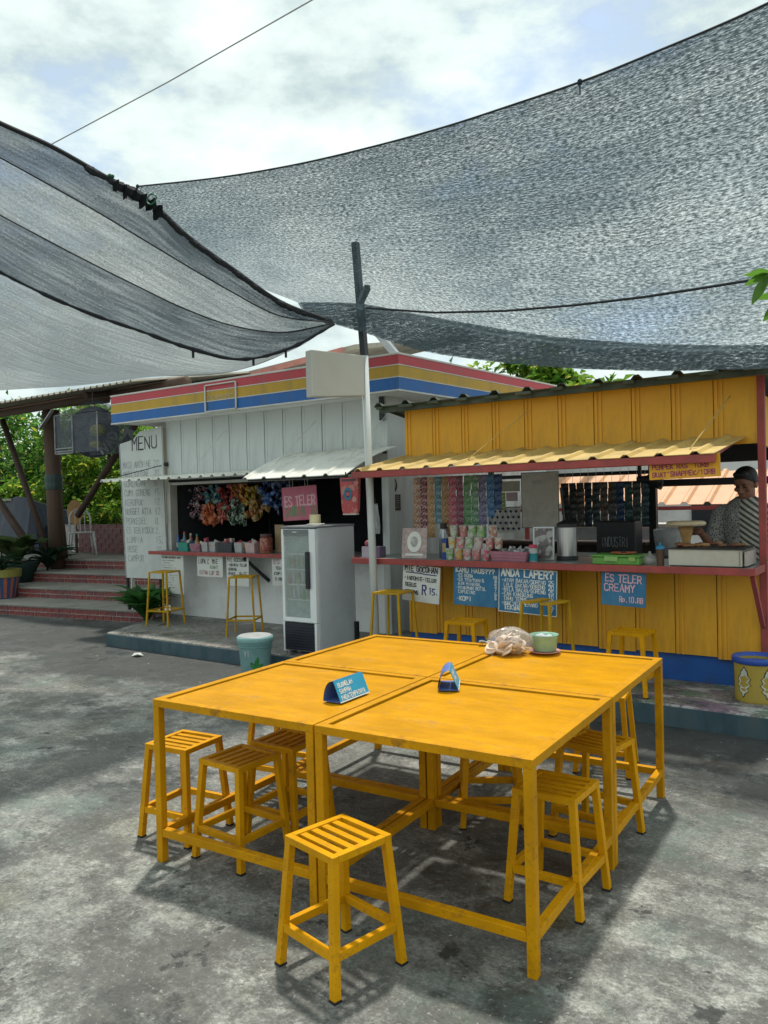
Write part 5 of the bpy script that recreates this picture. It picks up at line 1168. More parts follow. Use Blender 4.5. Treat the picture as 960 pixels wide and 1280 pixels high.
def basket(label, x, y, w, d, h, mat, fill, n, z=SZ, group='baskets and tubs on the kiosk counter'):
    t = thing('basket', label, 'basket', (x, y, z), 0, group); k = .86
    v = [(sx * w / 2 * f, sy * d / 2 * f, zz) for f, zz in ((k, 0), (1, h)) for sx, sy in ((-1, -1), (1, -1), (1, 1), (-1, 1))]
    v2 = [(a * .93, b * .93, c + .004) for a, b, c in v]; v2[4:] = [(a * .93, b * .93, h) for a, b, c in v[4:]]
    mb = MB().add(v + v2, [(3, 2, 1, 0), (0, 1, 5, 4), (1, 2, 6, 5), (2, 3, 7, 6), (3, 0, 4, 7), (8, 9, 10, 11), (8, 12, 13, 9), (9, 13, 14, 10), (10, 14, 15, 11), (11, 15, 12, 8), (4, 5, 13, 12), (5, 6, 14, 13), (6, 7, 15, 14), (7, 4, 12, 15)])
    obj('basket_body', mb, mat, t)
    for r in range(3): f = k + (1 - k) * (r + .6) / 3.4; zz = h * (r + .6) / 3.4; obj('basket_rib', MB().box((0, -d / 2 * f - .002, zz), (w * f, .004, h * .10)), mat, t)
    for i in range(n):
        o = piece('packet', pmesh, t, (rng.uniform(-.36, .36) * w, rng.uniform(-.3, .3) * d, h * rng.uniform(.55, 1.1)), 0, rng.choice(fill)); o.rotation_euler = (rng.uniform(-1, 1), rng.uniform(-1.2, 1.2), rng.uniform(-1, 1)); s = rng.uniform(.55, .85); o.scale = (s, s, s)
    return t
F1 = [C(.05, .06, .08), C(.40, .06, .07), C(.5, .5, .48), C(.45, .25, .05), C(.03, .12, .3)]
F2 = [C(.40, .06, .07), C(.04, .05, .06), C(.45, .40, .36), C(.3, .05, .1)]
basket('green plastic basket of small packets on the kiosk counter', sx_(235), 6.86, .19, .15, .11, C(.03, .26, .20), F1, 10)
basket('mauve plastic basket of dark packets on the kiosk counter', sx_(251), 6.86, .19, .15, .10, C(.32, .15, .20), F1, 10)
basket('first clear white tub right of the mauve basket', sx_(263), 6.86, .11, .14, .12, MT['tubclear'], F2, 6)
basket('second clear white tub right of the mauve basket', sx_(273), 6.86, .11, .14, .12, MT['tubclear'], F1, 6)
basket('wide dark tub crammed with red and black packets', sx_(289), 6.86, .26, .15, .12, C(.05, .05, .06), F2, 16)
basket('clear white tub just right of the wide dark tub', sx_(305), 6.86, .13, .14, .12, MT['tubclear'], F1, 6)
basket('pink-tinged clear tub near the right end of the kiosk counter', sx_(319), 6.86, .16, .14, .12, C(.55, .38, .38, .4), F2, 6)
t = thing('sweet_jar', 'red lidded jar of sweets at the right end of the kiosk counter', 'jar', (sx_(335), 6.84, SZ))
obj('jar_body', MB().lathe([(.070, 0), (.075, .01), (.075, .17), (.06, .19), (.001, .19)], 18), printed('sweets', (.35, .06, .05), (.5, .2, .1), (.05, .05, .05), 40), t, smooth=True)
obj('lid', MB().lathe([(.066, .191), (.066, .225), (.001, .225)], 18), C(.10, .05, .05), t)
t = thing('cardboard_box', 'brown cardboard box standing behind the sweet jar', 'box', (sx_(343), 7.0, SZ))
obj('carton', MB().box((0, 0, .16), (.14, .10, .32)), C(.36, .24, .14, .8), t); obj('flap', MB().box((0, -.045, .325), (.14, .02, .006)), C(.42, .30, .18, .8), t)
t = thing('plastic_sheet', 'thin white plastic bag hanging at the kiosk right corner', 'plastic bag', (-4.96, 6.93, 1.56))
q = MB(); q.slab([[(-.04 + .02 * i, -.02 * math.sin(i * 2 + j), -.08 * j) for i in range(5)] for j in range(5)], .002); obj('bag_sheet', q, C(.5, .52, .54), t)
obj('hook', MB().tube([(0, 0, 0), (0, 0, .06)], .004, 5), MT['black'], t)

# ---------------------------------------------------------------- orange stall goods
CZ = 1.0655
def cup(label, x, y, z, c1, c2):
    t = thing('noodle_cup', label, 'cup', (x, y, z), rng.uniform(0, 6), 'stacked paper cups on the counter')
    obj('cup_body', MB().lathe([(.030, 0), (.031, .002), (.0385, .092), (.001, .092)], 16), printed('cup_print_%d' % len(bpy.data.materials), c1, c2, (.5, .48, .44), 30), t, smooth=False)
    obj('lid', MB().lathe([(.040, .090), (.041, .096), (.038, .0985), (.001, .0985)], 16), C(.52, .48, .46, .4), t)
PK, GN, YL, BR, WH = (.52, .17, .20), (.20, .36, .14), (.55, .35, .06), (.38, .18, .13), (.5, .48, .42)
rows = [(CZ, ((-3.508, GN, WH), (-3.42, YL, PK), (-3.333, PK, WH), (-3.245, PK, BR), (-3.15, (.55, .10, .14), WH))), (CZ + .0995, ((-3.485, YL, WH), (-3.400, PK, WH), (-3.313, GN, WH), (-3.225, WH, PK), (-3.12, PK, BR), (-3.04, BR, WH))), (CZ + .199, ((-3.47, WH, GN), (-3.375, BR, PK), (-3.285, GN, WH), (-3.20, GN, (.3, .45, .2)), (-3.09, BR, WH)))]
for r, (z, cs) in enumerate(rows):
    for i, (x, c1, c2) in enumerate(cs):
        if r == 1 and i == 5: z_ = CZ + .0995
        cup('paper cup, %s from the left in the %s row of the stack' % (ORD[i], ('bottom', 'middle', 'top')[r]), x, 6.0 + .006 * r, z, c1, c2)
for i, x in enumerate((-3.05,)): cup('lone paper cup hidden behind the mauve counter basket', x, 6.09, CZ, WH, PK)
t = thing('framed_picture', 'small pale picture of a round emblem leaning at the counter left end', 'picture', (-3.87, 5.98, CZ + .001), math.radians(8)); t.rotation_euler = (math.radians(-8), 0, math.radians(8))
obj('frame', MB().box((0, 0, .138), (.245, .012, .275)), M('grey_pink_print', (.42, .32, .30), .5, .35, 25), t, bevel=.002)
obj('emblem', MB().lathe([(.04, 0), (.078, 0), (.078, .003), (.04, .003), (.04, 0)], 22, (0, -.0065, .15), .9, 1.2, R=Matrix.Rotation(PI / 2, 3, 'X')), MT['inkwhite'], t)
obj('caption', MB().box((0, -.0068, .035), (.17, .001, .018)), MT['inkwhite'], t)
t = thing('thermos', 'tall steel flask behind the counter picture', 'flask', (-3.70, 6.22, CZ)); obj('flask_body', MB().lathe([(.045, 0), (.045, .20), (.03, .25), (.03, .26), (.001, .26)], 16), MT['steel'], t, smooth=True); obj('cap', MB().lathe([(.032, .262), (.03, .31), (.001, .31)], 14), MT['black'], t)
t = thing('blue_box', 'slim dark blue box beside the paper cup stack', 'box', (-3.585, 6.06, CZ)); obj('carton', MB().box((0, 0, .09), (.05, .06, .18)), C(.02, .06, .25), t); obj('printed_face', MB().box((0, -.0315, .10), (.035, .002, .08)), C(.4, .3, .1), t)
t = thing('mauve_box', 'pale mauve carton at the left tip of the counter', 'box', (-4.40, 6.02, CZ)); obj('carton', MB().box((0, 0, .05), (.09, .1, .10)), C(.42, .36, .42), t); obj('upper_carton', MB().box((.10, .02, .05), (.09, .10, .10)), C(.14, .10, .17), t); obj('pink_bow', MB().ball((-.01, 0, .13), (.03, .03, .03), 10, 7), C(.35, .08, .12), t)
basket('mauve counter basket of white sachets right of the cup stack', -2.91, 6.02, .34, .22, .085, C(.36, .15, .20), [C(.5, .5, .5), C(.45, .45, .47), C(.12, .12, .13)], 22, CZ, 'baskets on the stall counter')
t = thing('sauce_jar', 'small jar with a pink lid and teal paper band on the counter', 'jar', (-2.72, 5.985, CZ)); obj('jar_body', MB().lathe([(.034, 0), (.036, .01), (.036, .10), (.028, .115), (.001, .115)], 16), C(.40, .42, .42, .25), t, smooth=True)
obj('lid', MB().lathe([(.032, .116), (.033, .14), (.001, .141)], 16), C(.50, .06, .10), t); obj('paper_band', MB().lathe([(.0368, .01), (.0368, .07)], 16), C(.02, .22, .26), t)
t = thing('menu_stand', 'silver framed counter plate leaning beside the steel urn', 'plate', (-2.715, 6.18, CZ), 0); t.rotation_euler = (math.radians(-5), 0, math.radians(6))
obj('metal_frame', MB().box((0, 0, .14), (.185, .012, .28)), MT['steel'], t, bevel=.003); obj('inset', MB().box((0, -.007, .14), (.155, .002, .25)), printed('crumpled_print', (.16, .13, .13), (.42, .41, .40), (.10, .08, .08), 12), t)
t = thing('steel_urn', 'steel urn with a black lid standing on the stall counter', 'urn', (-2.535, 6.25, CZ)); obj('urn_body', MB().lathe([(.085, 0), (.085, .02), (.08, .025), (.08, .27), (.001, .27)], 24), M('brushed_steel', (.45, .45, .45), .3, .25, 3, metal=.9, stretch=(6, 6, .4)), t, smooth=False)
obj('base_ring', MB().lathe([(.088, .0), (.088, .035), (.081, .036)], 24), MT['black'], t); obj('lid', MB().lathe([(.084, .271), (.084, .30), (.03, .33), (.001, .335)], 24), MT['black'], t); obj('handle', MB().tube([(-.02, 0, .33), (-.045, 0, .60)], .010, 6), MT['black'], t)
t = thing('lunch_box', 'bright green plastic box with a clip lid on the counter', 'box', (-2.02, 6.02, CZ)); obj('box_body', MB().box((0, 0, .028), (.36, .20, .055)), C(.13, .33, .06, .4), t, bevel=.008); obj('lid', MB().box((0, 0, .066), (.38, .22, .018)), C(.10, .28, .05, .4), t, bevel=.006); obj('clip', MB().box((-.03, -.108, .045), (.10, .01, .035)), C(.25, .45, .14), t); obj('clip', MB().box((.13, -.108, .045), (.05, .01, .03)), C(.25, .40, .10), t)
t = thing('orange_plate', 'small orange plate lying on the green plastic box', 'plate', (-1.99, 6.03, CZ + .0755)); obj('plate_rim', MB().lathe([(.05, 0), (.10, .012), (.097, .014), (.05, .004), (.001, .004)], 24), C(.52, .17, .07), t, smooth=True); obj('knob', MB().ball((0, 0, .016), (.022, .02, .013), 10, 6), MT['black'], t)
t = thing('clear_bag', 'crumpled clear plastic bag between green box and drinking glass', 'plastic bag', (-1.80, 6.02, CZ)); obj('bag_film', MB().ball((0, 0, .04), (.065, .05, .040), 11, 7), MT['plasticbag'], t); obj('bag_knot', MB().ball((.01, 0, .085), (.012, .012, .018), 7, 5), MT['plasticbag'], t)
t = thing('sauce_glass', 'tall brown sauce glass with a blue cap beside the food tray', 'glass', (-1.70, 5.975, CZ)); obj('glass_body', MB().lathe([(.026, 0), (.030, .12), (.001, .12)], 16), C(.10, .055, .035, .25), t); obj('cap', MB().lathe([(.033, .121), (.028, .142), (.008, .15), (.006, .17), (.001, .17)], 14), C(.02, .20, .38), t)
t = thing('food_tray', 'white steel food warmer tray with a dark rim at the counter right end', 'food tray', (-1.385, 6.13, CZ + .001))
obj('tray_body', MB().box((0, 0, .064), (.50, .36, .118)), M('cream_enamel', (.56, .53, .45), .45, .08, 4, dirt=(.32, .26, .16), dirt_amt=.5), t, bevel=.004); obj('rim', MB().box((.01, 0, .127), (.53, .385, .010)), MT['black'], t, bevel=.003)
obj('end_bracket', MB().box((.272, 0, .060), (.018, .33, .10)), C(.42, .36, .33), t); obj('rivet_strip', MB().box((.235, -.1815, .062), (.006, .003, .10)), C(.30, .24, .2), t); obj('foot', MB().box((0, -.17, .003), (.48, .02, .006)), MT['black'], t)
for k in range(24):
    o = MB().capsule((rng.uniform(-.22, .22), rng.uniform(-.14, .14), .137), (rng.uniform(-.22, .22) * .0 + rng.uniform(-.03, .03), 0, 0), .01, .01, 5) if False else MB().ball((rng.uniform(-.22, .22), rng.uniform(-.15, .15), .142 + rng.uniform(0, .012)), (rng.uniform(.02, .045), rng.uniform(.012, .022), .013), 8, 5)
    obj('fried_snack', o, rng.choice((C(.22, .10, .04), C(.14, .05, .03), C(.34, .18, .07))), t, smooth=True)
t = thing('pastry_stand', 'round cream cake board on a wooden pedestal behind the food tray', 'cake stand', (-1.62, 6.40, CZ)); obj('pedestal', MB().lathe([(.075, 0), (.07, .02), (.025, .06), (.028, .15), (.05, .23), (.055, .275), (.001, .275)], 18), C(.40, .23, .08, .5), t, smooth=True); obj('round_board', MB().lathe([(.001, .276), (.135, .276), (.145, .288), (.145, .302), (.13, .312), (.001, .314)], 28), C(.60, .50, .32, .6), t, smooth=True)
t = thing('mixing_tub', 'white see-through tub behind the stand at the stall rear', 'tub', (-2.05, 7.55, 1.0)); obj('tub_body', MB().lathe([(.12, 0), (.13, .01), (.155, .26), (.150, .265), (.14, .26), (.12, .012)], 18), MT['tubclear'], t, smooth=True); obj('white_contents', MB().ball((0, 0, .13), (.11, .11, .10), 10, 7), C(.55, .54, .5), t)
t = thing('rear_counter', 'dark rear cabinet inside the stall with goods on top', 'cabinet', (-2.5, 7.4, .151)); obj('cabinet_body', MB().box((0, 0, .425), (1.25, .62, .848)), MT['darkwood'], t); obj('cabinet_top', MB().box((-.0, 0, .8605), (1.3, .66, .02)), MT['black'], t); obj('cabinet_door', MB().box((-.2, -.316, .42), (.5, .01, .7)), MT['dark'], t)
t = thing('black_crate', 'black slotted crate with pale upright marks on the rear cabinet', 'crate', (-2.43, 7.25, 1.0225), 0)
obj('crate_body', MB().box((0, 0, .165), (.36, .22, .33)), MT['black'], t, bevel=.01)
q = MB(); write(q, 'INDUSTRI', -.13, .10, .085, .032, .005, y=-.1125); obj('lettering', q, MT['inkgrey'], t)
board('back_board', 'beige board hanging in the rear middle of the stall', (-3.275, 7.40, 1.56), .40, .56, M('beige_board', (.78, .72, .62), .7, .1, 4, dirt=(.30, .27, .23), dirt_amt=.5), [("MENU", .3, .2, .03, .03, .002, 'inkgrey')], cat='board', edge=MT['dark'])
t = thing('loudspeaker', 'black horn loudspeaker hanging by the rear post', 'loudspeaker', (-2.30, 7.40, 1.73)); obj('horn', MB().lathe([(.03, 0), (.035, .08), (.10, .20), (.10, .21), (.08, .20), (.02, .1)], 18, (0, 0, 0), R=Matrix.Rotation(PI / 2, 3, 'Y')), MT['black'], t, smooth=True); obj('bracket', MB().box((.02, .0, .18), (.03, .03, .32)), MT['black'], t)

smesh = mesh_of(pillow(.074, .060, .008), MT['black'], True)
def strip(label, x, y, z1, n, mats, group, pitch=.0625, sc=1.0):
    t = thing('sachet_strip', label, 'sachet strip', (x, y, z1), 0, group)
    obj('strip_string', MB().tube([(0, .006, .03), (0, .006, -n * pitch)], .002, 4), MT['inkwhite'], t)
    obj('string_tie', MB().tube([(0, .006, .03), (0, .02, 1.89 - z1)], .002, 4), MT['inkwhite'], t)
    for k in range(n):
        o = piece('sachet', smesh, t, (rng.uniform(-.003, .003), rng.uniform(-.004, .004), -.03 - k * pitch), rng.uniform(-.25, .25), mats[k % len(mats)]); o.scale = (sc * 1.06, 1, 1.1); o.rotation_euler[0] = rng.uniform(-.15, .15)
SC = [('tan and brown', (.36, .20, .11), (.50, .42, .34), (.30, .06, .05), 8), ('red, black and white', (.08, .04, .05), (.48, .10, .10), (.55, .52, .5), 8), ('pale orange', (.42, .24, .10), (.5, .36, .2), (.25, .1, .05), 9), ('teal', (.05, .17, .24), (.12, .28, .34), (.4, .35, .2), 7), ('brown and gold', (.34, .18, .09), (.45, .32, .12), (.15, .06, .05), 9),
      ('bright pink', (.46, .09, .14), (.52, .25, .25), (.2, .03, .06), 9), ('maroon', (.20, .05, .09), (.35, .12, .16), (.05, .03, .05), 9), ('leaf green', (.10, .26, .10), (.22, .36, .16), (.05, .12, .1), 8), ('grass green', (.07, .22, .13), (.2, .34, .2), (.4, .4, .3), 8), ('grey violet', (.15, .14, .25), (.28, .26, .36), (.06, .07, .14), 9), ('steel blue', (.04, .14, .30), (.10, .24, .38), (.02, .05, .14), 6), ('navy', (.02, .06, .17), (.06, .12, .26), (.01, .02, .06), 5)]
for i, (nm, c1, c2, c3, n) in enumerate(SC):
    strip('%s sachet strip, %s from the left above the paper cups' % (nm, ORD[i]), -4.05 + i * .0775, 6.33, 1.80, n, [printed('sachet_%d' % i, c1, c2, c3, 55)], 'sachet strips hanging over the counter')
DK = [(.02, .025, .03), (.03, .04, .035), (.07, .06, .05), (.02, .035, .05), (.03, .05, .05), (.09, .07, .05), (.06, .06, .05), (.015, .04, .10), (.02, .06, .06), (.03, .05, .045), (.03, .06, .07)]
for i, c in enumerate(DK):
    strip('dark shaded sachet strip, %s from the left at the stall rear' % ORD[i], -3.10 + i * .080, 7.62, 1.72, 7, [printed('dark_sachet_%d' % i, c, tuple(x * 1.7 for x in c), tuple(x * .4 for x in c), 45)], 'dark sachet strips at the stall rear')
# red shopper hanging at the left end of the awning
t = thing('shopping_bag', 'red printed shopper bag hanging under the left end of the cream awning', 'bag', (-4.355, 5.70, 1.46))
obj('bag_body', MB().add([(x * w, y, z) for z, w in ((.02, .70), (0.06, .85), (.22, .95), (.345, 1.0)) for x, y in ((-.105, -.02), (.105, -.02), (.105, .02), (-.105, .02))], [(0, 3, 2, 1)] + [(r * 4 + i, r * 4 + (i + 1) % 4, r * 4 + 4 + (i + 1) % 4, r * 4 + 4 + i) for r in range(3) for i in range(4)] + [(12, 13, 14, 15)]), printed('red_shopper', (.40, .05, .05), (.32, .04, .05), (.42, .16, .13), 9), t, bevel=.006)
obj('blue_emblem', MB().lathe([(.024, 0), (.048, 0), (.048, .002), (.024, .002), (.024, 0)], 18, (-.012, -.0225, .20), 1, 1.25, R=Matrix.Rotation(PI / 2, 3, 'X')), C(.04, .14, .20), t)
obj('emblem_centre', MB().lathe([(.001, 0), (.022, 0), (.022, .002), (.001, .002)], 14, (-.012, -.0225, .20), R=Matrix.Rotation(PI / 2, 3, 'X')), C(.40, .08, .12), t)
obj('pale_blot', MB().lathe([(.001, 0), (.026, 0), (.026, .002), (.001, .002)], 14, (.06, -.0225, .15), R=Matrix.Rotation(PI / 2, 3, 'X')), C(.45, .22, .2), t)
obj('white_stripe', MB().box((0, -.0215, .325), (.16, .002, .02), .0), C(.06, .04, .05), t)
obj('white_hem', MB().box((-.0, -.001, .018), (.15, .045, .012)), C(.5, .42, .4), t)
obj('carry_strap', MB().tube([(-.05, 0, .345), (-.05, 0, .40)], .006, 5).tube([(.05, 0, .345), (.05, 0, .40)], .006, 5), MT['rope'], t)

# ---------------------------------------------------------------- what shows through the back of the stall
NA = TH('neighbour_awning', 'pale orange awning of the stall behind with a dark red frame', 'awning', (-2.2, 10, 0))
NA.part('awning_sheet', corrugated(-4.6, -.2, 9.7, 1.46, 10.7, 1.86, .26, .03, .006), M('sunlit_orange_sheet', (.62, .32, .16), .5, .12, 4, dirt=(.40, .2, .12), dirt_amt=.4))
NA.part('frame_beam', MB().span((-4.6, 9.66, 1.395), (-.2, 9.70, 1.44)), MT['red'])
for x in (-4.5, -.25): NA.part('frame_post', MB().span((x, 9.66, 0), (x + .05, 9.70, 1.393)), MT['red'])
RK = TH('red_rack', 'red tube rack with rungs behind the stall', 'rack', (-2.95, 10.0, 0))
for x in (-3.06, -2.86): RK.part('upright', MB().tube([(x, 9.9, 0), (x, 9.9, 1.40)], .016, 6), C(.55, .05, .08))
for k in range(9): RK.part('rung', MB().tube([(-3.05, 9.9, .12 + .15 * k), (-2.87, 9.9, .12 + .15 * k)], .012, 5), C(.6, .4, .42))
WT = TH('white_counter', 'white topped counter behind the stall', 'counter', (-3.6, 10.6, 0))
WT.part('counter_top', MB().span((-4.6, 10.3, 1.16), (-2.6, 11.0, 1.20)), C(.6, .6, .58)); WT.part('counter_body', MB().span((-4.5, 10.4, 0), (-2.7, 10.9, 1.158)), C(.38, .42, .45))
WB = TH('rear_house', 'white rear house wall with a dark window behind the stalls', 'house', (-3, 12.2, 0))
WB.part('wall', MB().span((-7.5, 12.2, 0), (1.5, 12.5, 2.45)), MT['white'])
for x in (-6.2, -3.0, -1.2): f = WB.part('window', MB().span((x, 12.17, 1.0), (x + .9, 12.195, 1.6)), MT['dark']); WB.part('window_bar', MB().span((x + .43, 12.15, 1.0), (x + .46, 12.168, 1.6)), MT['trim'], f)
WB.part('roof', MB().slab([[(-7.7, 12.05, 2.5), (1.7, 12.05, 2.5)], [(-7.7, 14, 3.0), (1.7, 14, 3.0)]], .06), MT['paleroof'])
t = thing('patterned_cloth', 'white cloth with black flower print hanging behind the stall cups', 'cloth', (-4.06, 8.17, 1.47))
q = MB(); q.slab([[(-.20 + .05 * i, .012 * math.sin(i * 1.7), -.07 * j) for i in range(9)] for j in range(5)], .002); obj('cloth', q, C(.62, .62, .60, .8), t)
q = MB()
for i in range(6):
    for j in range(4): q.box((-.17 + .066 * i + (.03 if j % 2 else 0), -.016, -.035 - .065 * j), (.028, .002, .028), m=Matrix.Rotation(.785, 3, 'Y'))
[obj('flower_print', qq, C(.03, .03, .08), t) for qq in islands(q)]; obj('cloth_rail', MB().tube([(-.22, .01, .01), (.22, .01, .01)], .006, 5), MT['black'], t)
for lab, x, z, w, h, c in (('bright green packet sheet hanging behind the stall', -4.19, 1.58, .13, .16, (.05, .42, .14)), ('yellow-green packet sheet hanging beside the green one', -4.07, 1.55, .08, .2, (.35, .42, .08)), ('pale pink packet sheet hanging right of the yellow one', -3.95, 1.60, .14, .1, (.55, .35, .36))):
    t = thing('packet_sheet', lab, 'packet sheet', (x, 8.16, z), 0, 'packet sheets behind the stall'); obj('sheet', MB().box((0, 0, 0), (w, .008, h)), C(*c), t)
    obj('hang_string', MB().tube([(0, 0, h / 2), (0, 0, 1.80 - z)], .002, 4), MT['inkwhite'], t)
    for k in range(4): obj('print_line', MB().box((0, -.005, -h * .35 + k * h * .22), (w * .8, .001, h * .05)), MT['inkwhite'], t)
t = thing('cream_banner', 'short cream banner under the stall rear beam', 'banner', (-4.05, 8.14, 1.72)); obj('banner_cloth', MB().box((0, 0, 0), (.42, .006, .11)), C(.55, .48, .38, .8), t); obj('banner_hem', MB().box((0, -.001, -.057), (.42, .010, .008)), C(.4, .33, .25), t)

# ---------------------------------------------------------------- the cook
PX, PY, PZ = -1.29, 6.97, .15
rng = random.Random(2)
def fuse(o, vs, it=6):
    r = o.modifiers.new('fuse', 'REMESH'); r.mode = 'VOXEL'; r.voxel_size = vs; r.use_smooth_shade = True
    s = o.modifiers.new('soften', 'SMOOTH'); s.factor = .5; s.iterations = it
HR = Matrix.Rotation(math.radians(-16), 3, 'Z') @ Matrix.Rotation(math.radians(20), 3, 'X')     # turned to the tray, chin down
HC = Vector((.01, -.06, 1.50))
def hp(x, y, z): return HC + HR @ Vector((x, y, z))
b = MB()
b.ball(hp(0, .008, .035), (.078, .095, .088), 18, 12, HR); b.ball(hp(0, -.022, -.035), (.060, .070, .085), 16, 11, HR); b.ball(hp(0, -.045, -.085), (.036, .038, .036), 12, 8, HR)
b.capsule(hp(0, -.088, .015), hp(0, -.108, -.025), .010, .0155, 9); b.ball(hp(.013, -.097, -.030), .011, 8, 6); b.ball(hp(-.013, -.097, -.030), .011, 8, 6)
b.ball(hp(0, -.083, .036), (.055, .014, .011), 10, 6, HR); b.ball(hp(0, -.090, -.060), (.024, .011, .007), 10, 6, HR); b.ball(hp(0, -.087, -.073), (.021, .011, .008), 10, 6, HR)
for s in (-1, 1):
    b.ball(hp(s * .079, .012, -.002), (.011, .022, .034), 9, 7, HR); b.ball(hp(s * .045, -.066, -.015), (.024, .020, .020), 9, 7, HR)
b.capsule((0, 0, 1.30), hp(0, .02, -.05), .062, .054, 14)
b.capsule((0, .0, .92), (0, 0, 1.24), .145, .165, 18); b.ball((0, .01, 1.20), (.185, .115, .16), 18, 12); b.ball((0, 0, .90), (.165, .125, .13), 16, 10); b.capsule((-.16, 0, 1.27), (.16, 0, 1.27), .062, .062, 12)
SHL, ELL, WRL = Vector((-.195, 0, 1.255)), Vector((-.25, -.10, 1.00)), Vector((-.275, -.285, 1.105))
SHR, ELR, WRR = Vector((.195, 0, 1.255)), Vector((.27, -.09, .985)), Vector((.22, -.30, .985))
for a, e_, w_ in ((SHL, ELL, WRL), (SHR, ELR, WRR)):
    b.capsule(a, e_, .056, .043, 12); b.capsule(e_, w_, .042, .027, 12)
    d = (w_ - e_).normalized(); side = d.cross(Vector((0, 0, 1))).normalized(); pal = w_ + d * .052
    b.capsule(w_ + d * .01, w_ + d * .075, .026, .030, 10); b.ball(pal, .03, 10, 7)
    dn = Vector((0, 0, -1))
    for k, (off, ln) in enumerate(((-.028, .066), (-.010, .076), (.010, .072), (.027, .056))):
        p0 = w_ + d * .085 + side * off; p1 = p0 + d * ln * .5 + dn * .006; p2 = p1 + (d * .6 + dn * .75).normalized() * ln * .35; p3 = p2 + (d * .1 + dn).normalized() * ln * .28
        b.capsule(p0, p1, .0095, .009, 8); b.capsule(p1, p2, .009, .0082, 8); b.capsule(p2, p3, .0082, .0072, 8)
    sg = -1 if a.x > 0 else 1
    p0 = w_ + d * .03 - side * .024 * -sg; p1 = p0 + (d * .6 + side * .6 * sg + dn * .4).normalized() * .045; p2 = p1 + (d * .9 + dn * .5).normalized() * .035; b.capsule(p0, p1, .012, .0105, 8); b.capsule(p1, p2, .010, .008, 8)
for s in (-1, 1):
    b.capsule((s * .09, 0, .88), (s * .105, -.01, .47), .088, .056, 14); b.capsule((s * .105, -.01, .47), (s * .11, .02, .08), .054, .036, 12); b.capsule((s * .11, .03, .04), (s * .12, -.13, .03), .040, .030, 10)
body = obj('person', b, MT['skin'], None); fuse(body, .0052, 5); body.location = (PX, PY, PZ)
tag(body, 'cook with short black hair in a striped batik shirt reaching to the food tray', 'person')
s_ = MB(); s_.capsule((0, .0, .86), (0, 0, 1.24), .172, .182, 18); s_.ball((0, .008, 1.19), (.205, .135, .175), 18, 12); s_.capsule((-.165, 0, 1.275), (.165, 0, 1.275), .072, .072, 12); s_.ball((0, 0, .86), (.185, .145, .12), 16, 10); s_.capsule((0, .015, 1.30), (0, .01, 1.335), .085, .072, 14)
for a, e_ in ((SHL, ELL), (SHR, ELR)): s_.capsule(a, a + (e_ - a) * .80, .075, .070, 14)
m, N, L, bb = nodes('batik_shirt'); tc = N.new('ShaderNodeTexCoord'); sep = N.new('ShaderNodeSeparateXYZ'); L.new(tc.outputs['Object'], sep.inputs[0])
mp = N.new('ShaderNodeMapping'); mp.inputs['Rotation'].default_value = (0, math.radians(-38), 0); L.new(tc.outputs['Object'], mp.inputs[0])
wv = N.new('ShaderNodeTexWave'); wv.bands_direction = 'Z'; wv.inputs['Scale'].default_value = 8.5; wv.inputs['Distortion'].default_value = .6; L.new(mp.outputs[0], wv.inputs['Vector'])
rp = N.new('ShaderNodeValToRGB'); rp.color_ramp.elements[0].position = .40; rp.color_ramp.elements[0].color = (.045, .045, .04, 1); rp.color_ramp.elements[1].position = .55; rp.color_ramp.elements[1].color = (.34, .32, .27, 1); L.new(wv.outputs['Fac'], rp.inputs[0])
vo = N.new('ShaderNodeTexVoronoi'); vo.feature = 'DISTANCE_TO_EDGE'; vo.inputs['Scale'].default_value = 48; L.new(tc.outputs['Object'], vo.inputs['Vector'])
vr = N.new('ShaderNodeValToRGB'); vr.color_ramp.elements[0].position = .03; vr.color_ramp.elements[0].color = (.34, .33, .31, 1); vr.color_ramp.elements[1].position = .22; vr.color_ramp.elements[1].color = (.09, .095, .09, 1); L.new(vo.outputs['Distance'], vr.inputs[0])
cmp_ = N.new('ShaderNodeMath'); cmp_.operation = 'GREATER_THAN'; cmp_.inputs[1].default_value = -.02; L.new(sep.outputs['X'], cmp_.inputs[0])
L.new(mixc(N, L, cmp_.outputs[0], vr.outputs[0], rp.outputs[0]), bb.inputs['Base Color']); bb.inputs['Roughness'].default_value = .8
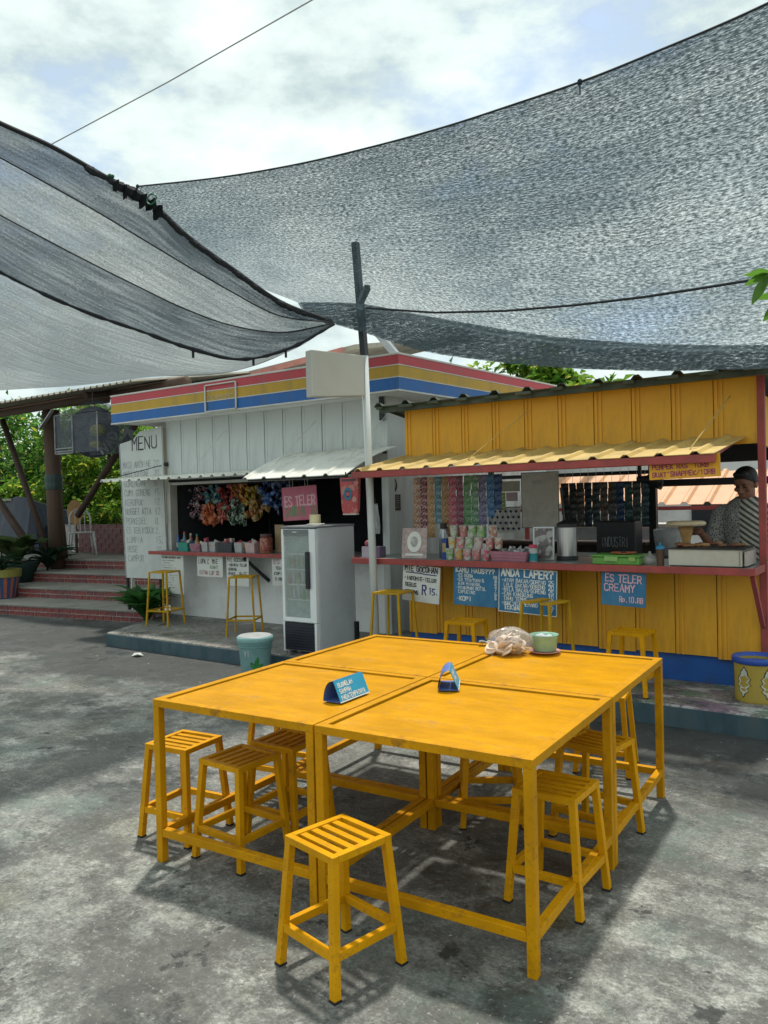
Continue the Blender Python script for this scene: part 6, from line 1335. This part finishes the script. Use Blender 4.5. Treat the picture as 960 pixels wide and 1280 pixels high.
_, fh = noise(N, L, tc.outputs['Object'], 5.5, 4, .55); fb_ = N.new('ShaderNodeBump'); fb_.inputs['Strength'].default_value = .9; fb_.inputs['Distance'].default_value = .05; L.new(fh, fb_.inputs['Height']); L.new(fb_.outputs[0], bb.inputs['Normal'])
sh = obj('shirt', s_, m, body); fuse(sh, .008, 4)
tr = MB(); tr.ball((0, 0, .86), (.178, .138, .12), 16, 10)
for s in (-1, 1): tr.capsule((s * .09, 0, .86), (s * .108, -.01, .47), .100, .072, 14); tr.capsule((s * .108, -.01, .47), (s * .112, .015, .10), .070, .060, 12)
th_ = obj('trousers', tr, C(.025, .028, .035, .8), body); fuse(th_, .009, 4)
h_ = MB(); h_.ball(hp(0, .022, .062), (.090, .098, .086), 18, 12, HR); h_.ball(hp(0, .060, .01), (.076, .055, .075), 14, 9, HR); h_.ball(hp(0, -.055, .108), (.062, .036, .030), 12, 8, HR)
for s in (-1, 1): h_.ball(hp(s * .078, .012, .040), (.012, .034, .040), 9, 7, HR)
hr = obj('hair', h_, MT['hair'], body); fuse(hr, .006, 2)
for s in (-1, 1):
    obj('eye', MB().ball(hp(s * .030, -.083, .008), (.013, .007, .0055), 10, 7, HR), C(.03, .02, .02, .2), body, smooth=True)
    obj('eyebrow', MB().ball(hp(s * .031, -.092, .033), (.020, .006, .0045), 9, 5, HR), MT['hair'], body)

# ---------------------------------------------------------------- grit and crumbs lying on the yard
rng = random.Random(55); q = MB()
for k in range(900):
    x, y = rng.uniform(-7.5, 1.2), rng.uniform(.6, 5.4); s = rng.uniform(.0025, .0065) * (1.6 if rng.random() < .06 else 1)
    a = [Vector((rng.uniform(-s, s), rng.uniform(-s, s), 0)) + Vector((x + s * math.cos(t), y + s * math.sin(t), .0005)) for t in (0, 2.1, 4.2)]
    q.add(a + [Vector((x, y, s * rng.uniform(.6, 1.1)))], [(0, 1, 3), (1, 2, 3), (2, 0, 3)])
gr = obj('grit', q, M('pale_grit', (.34, .33, .30), .8, .6, 1.5), None, kind='stuff')
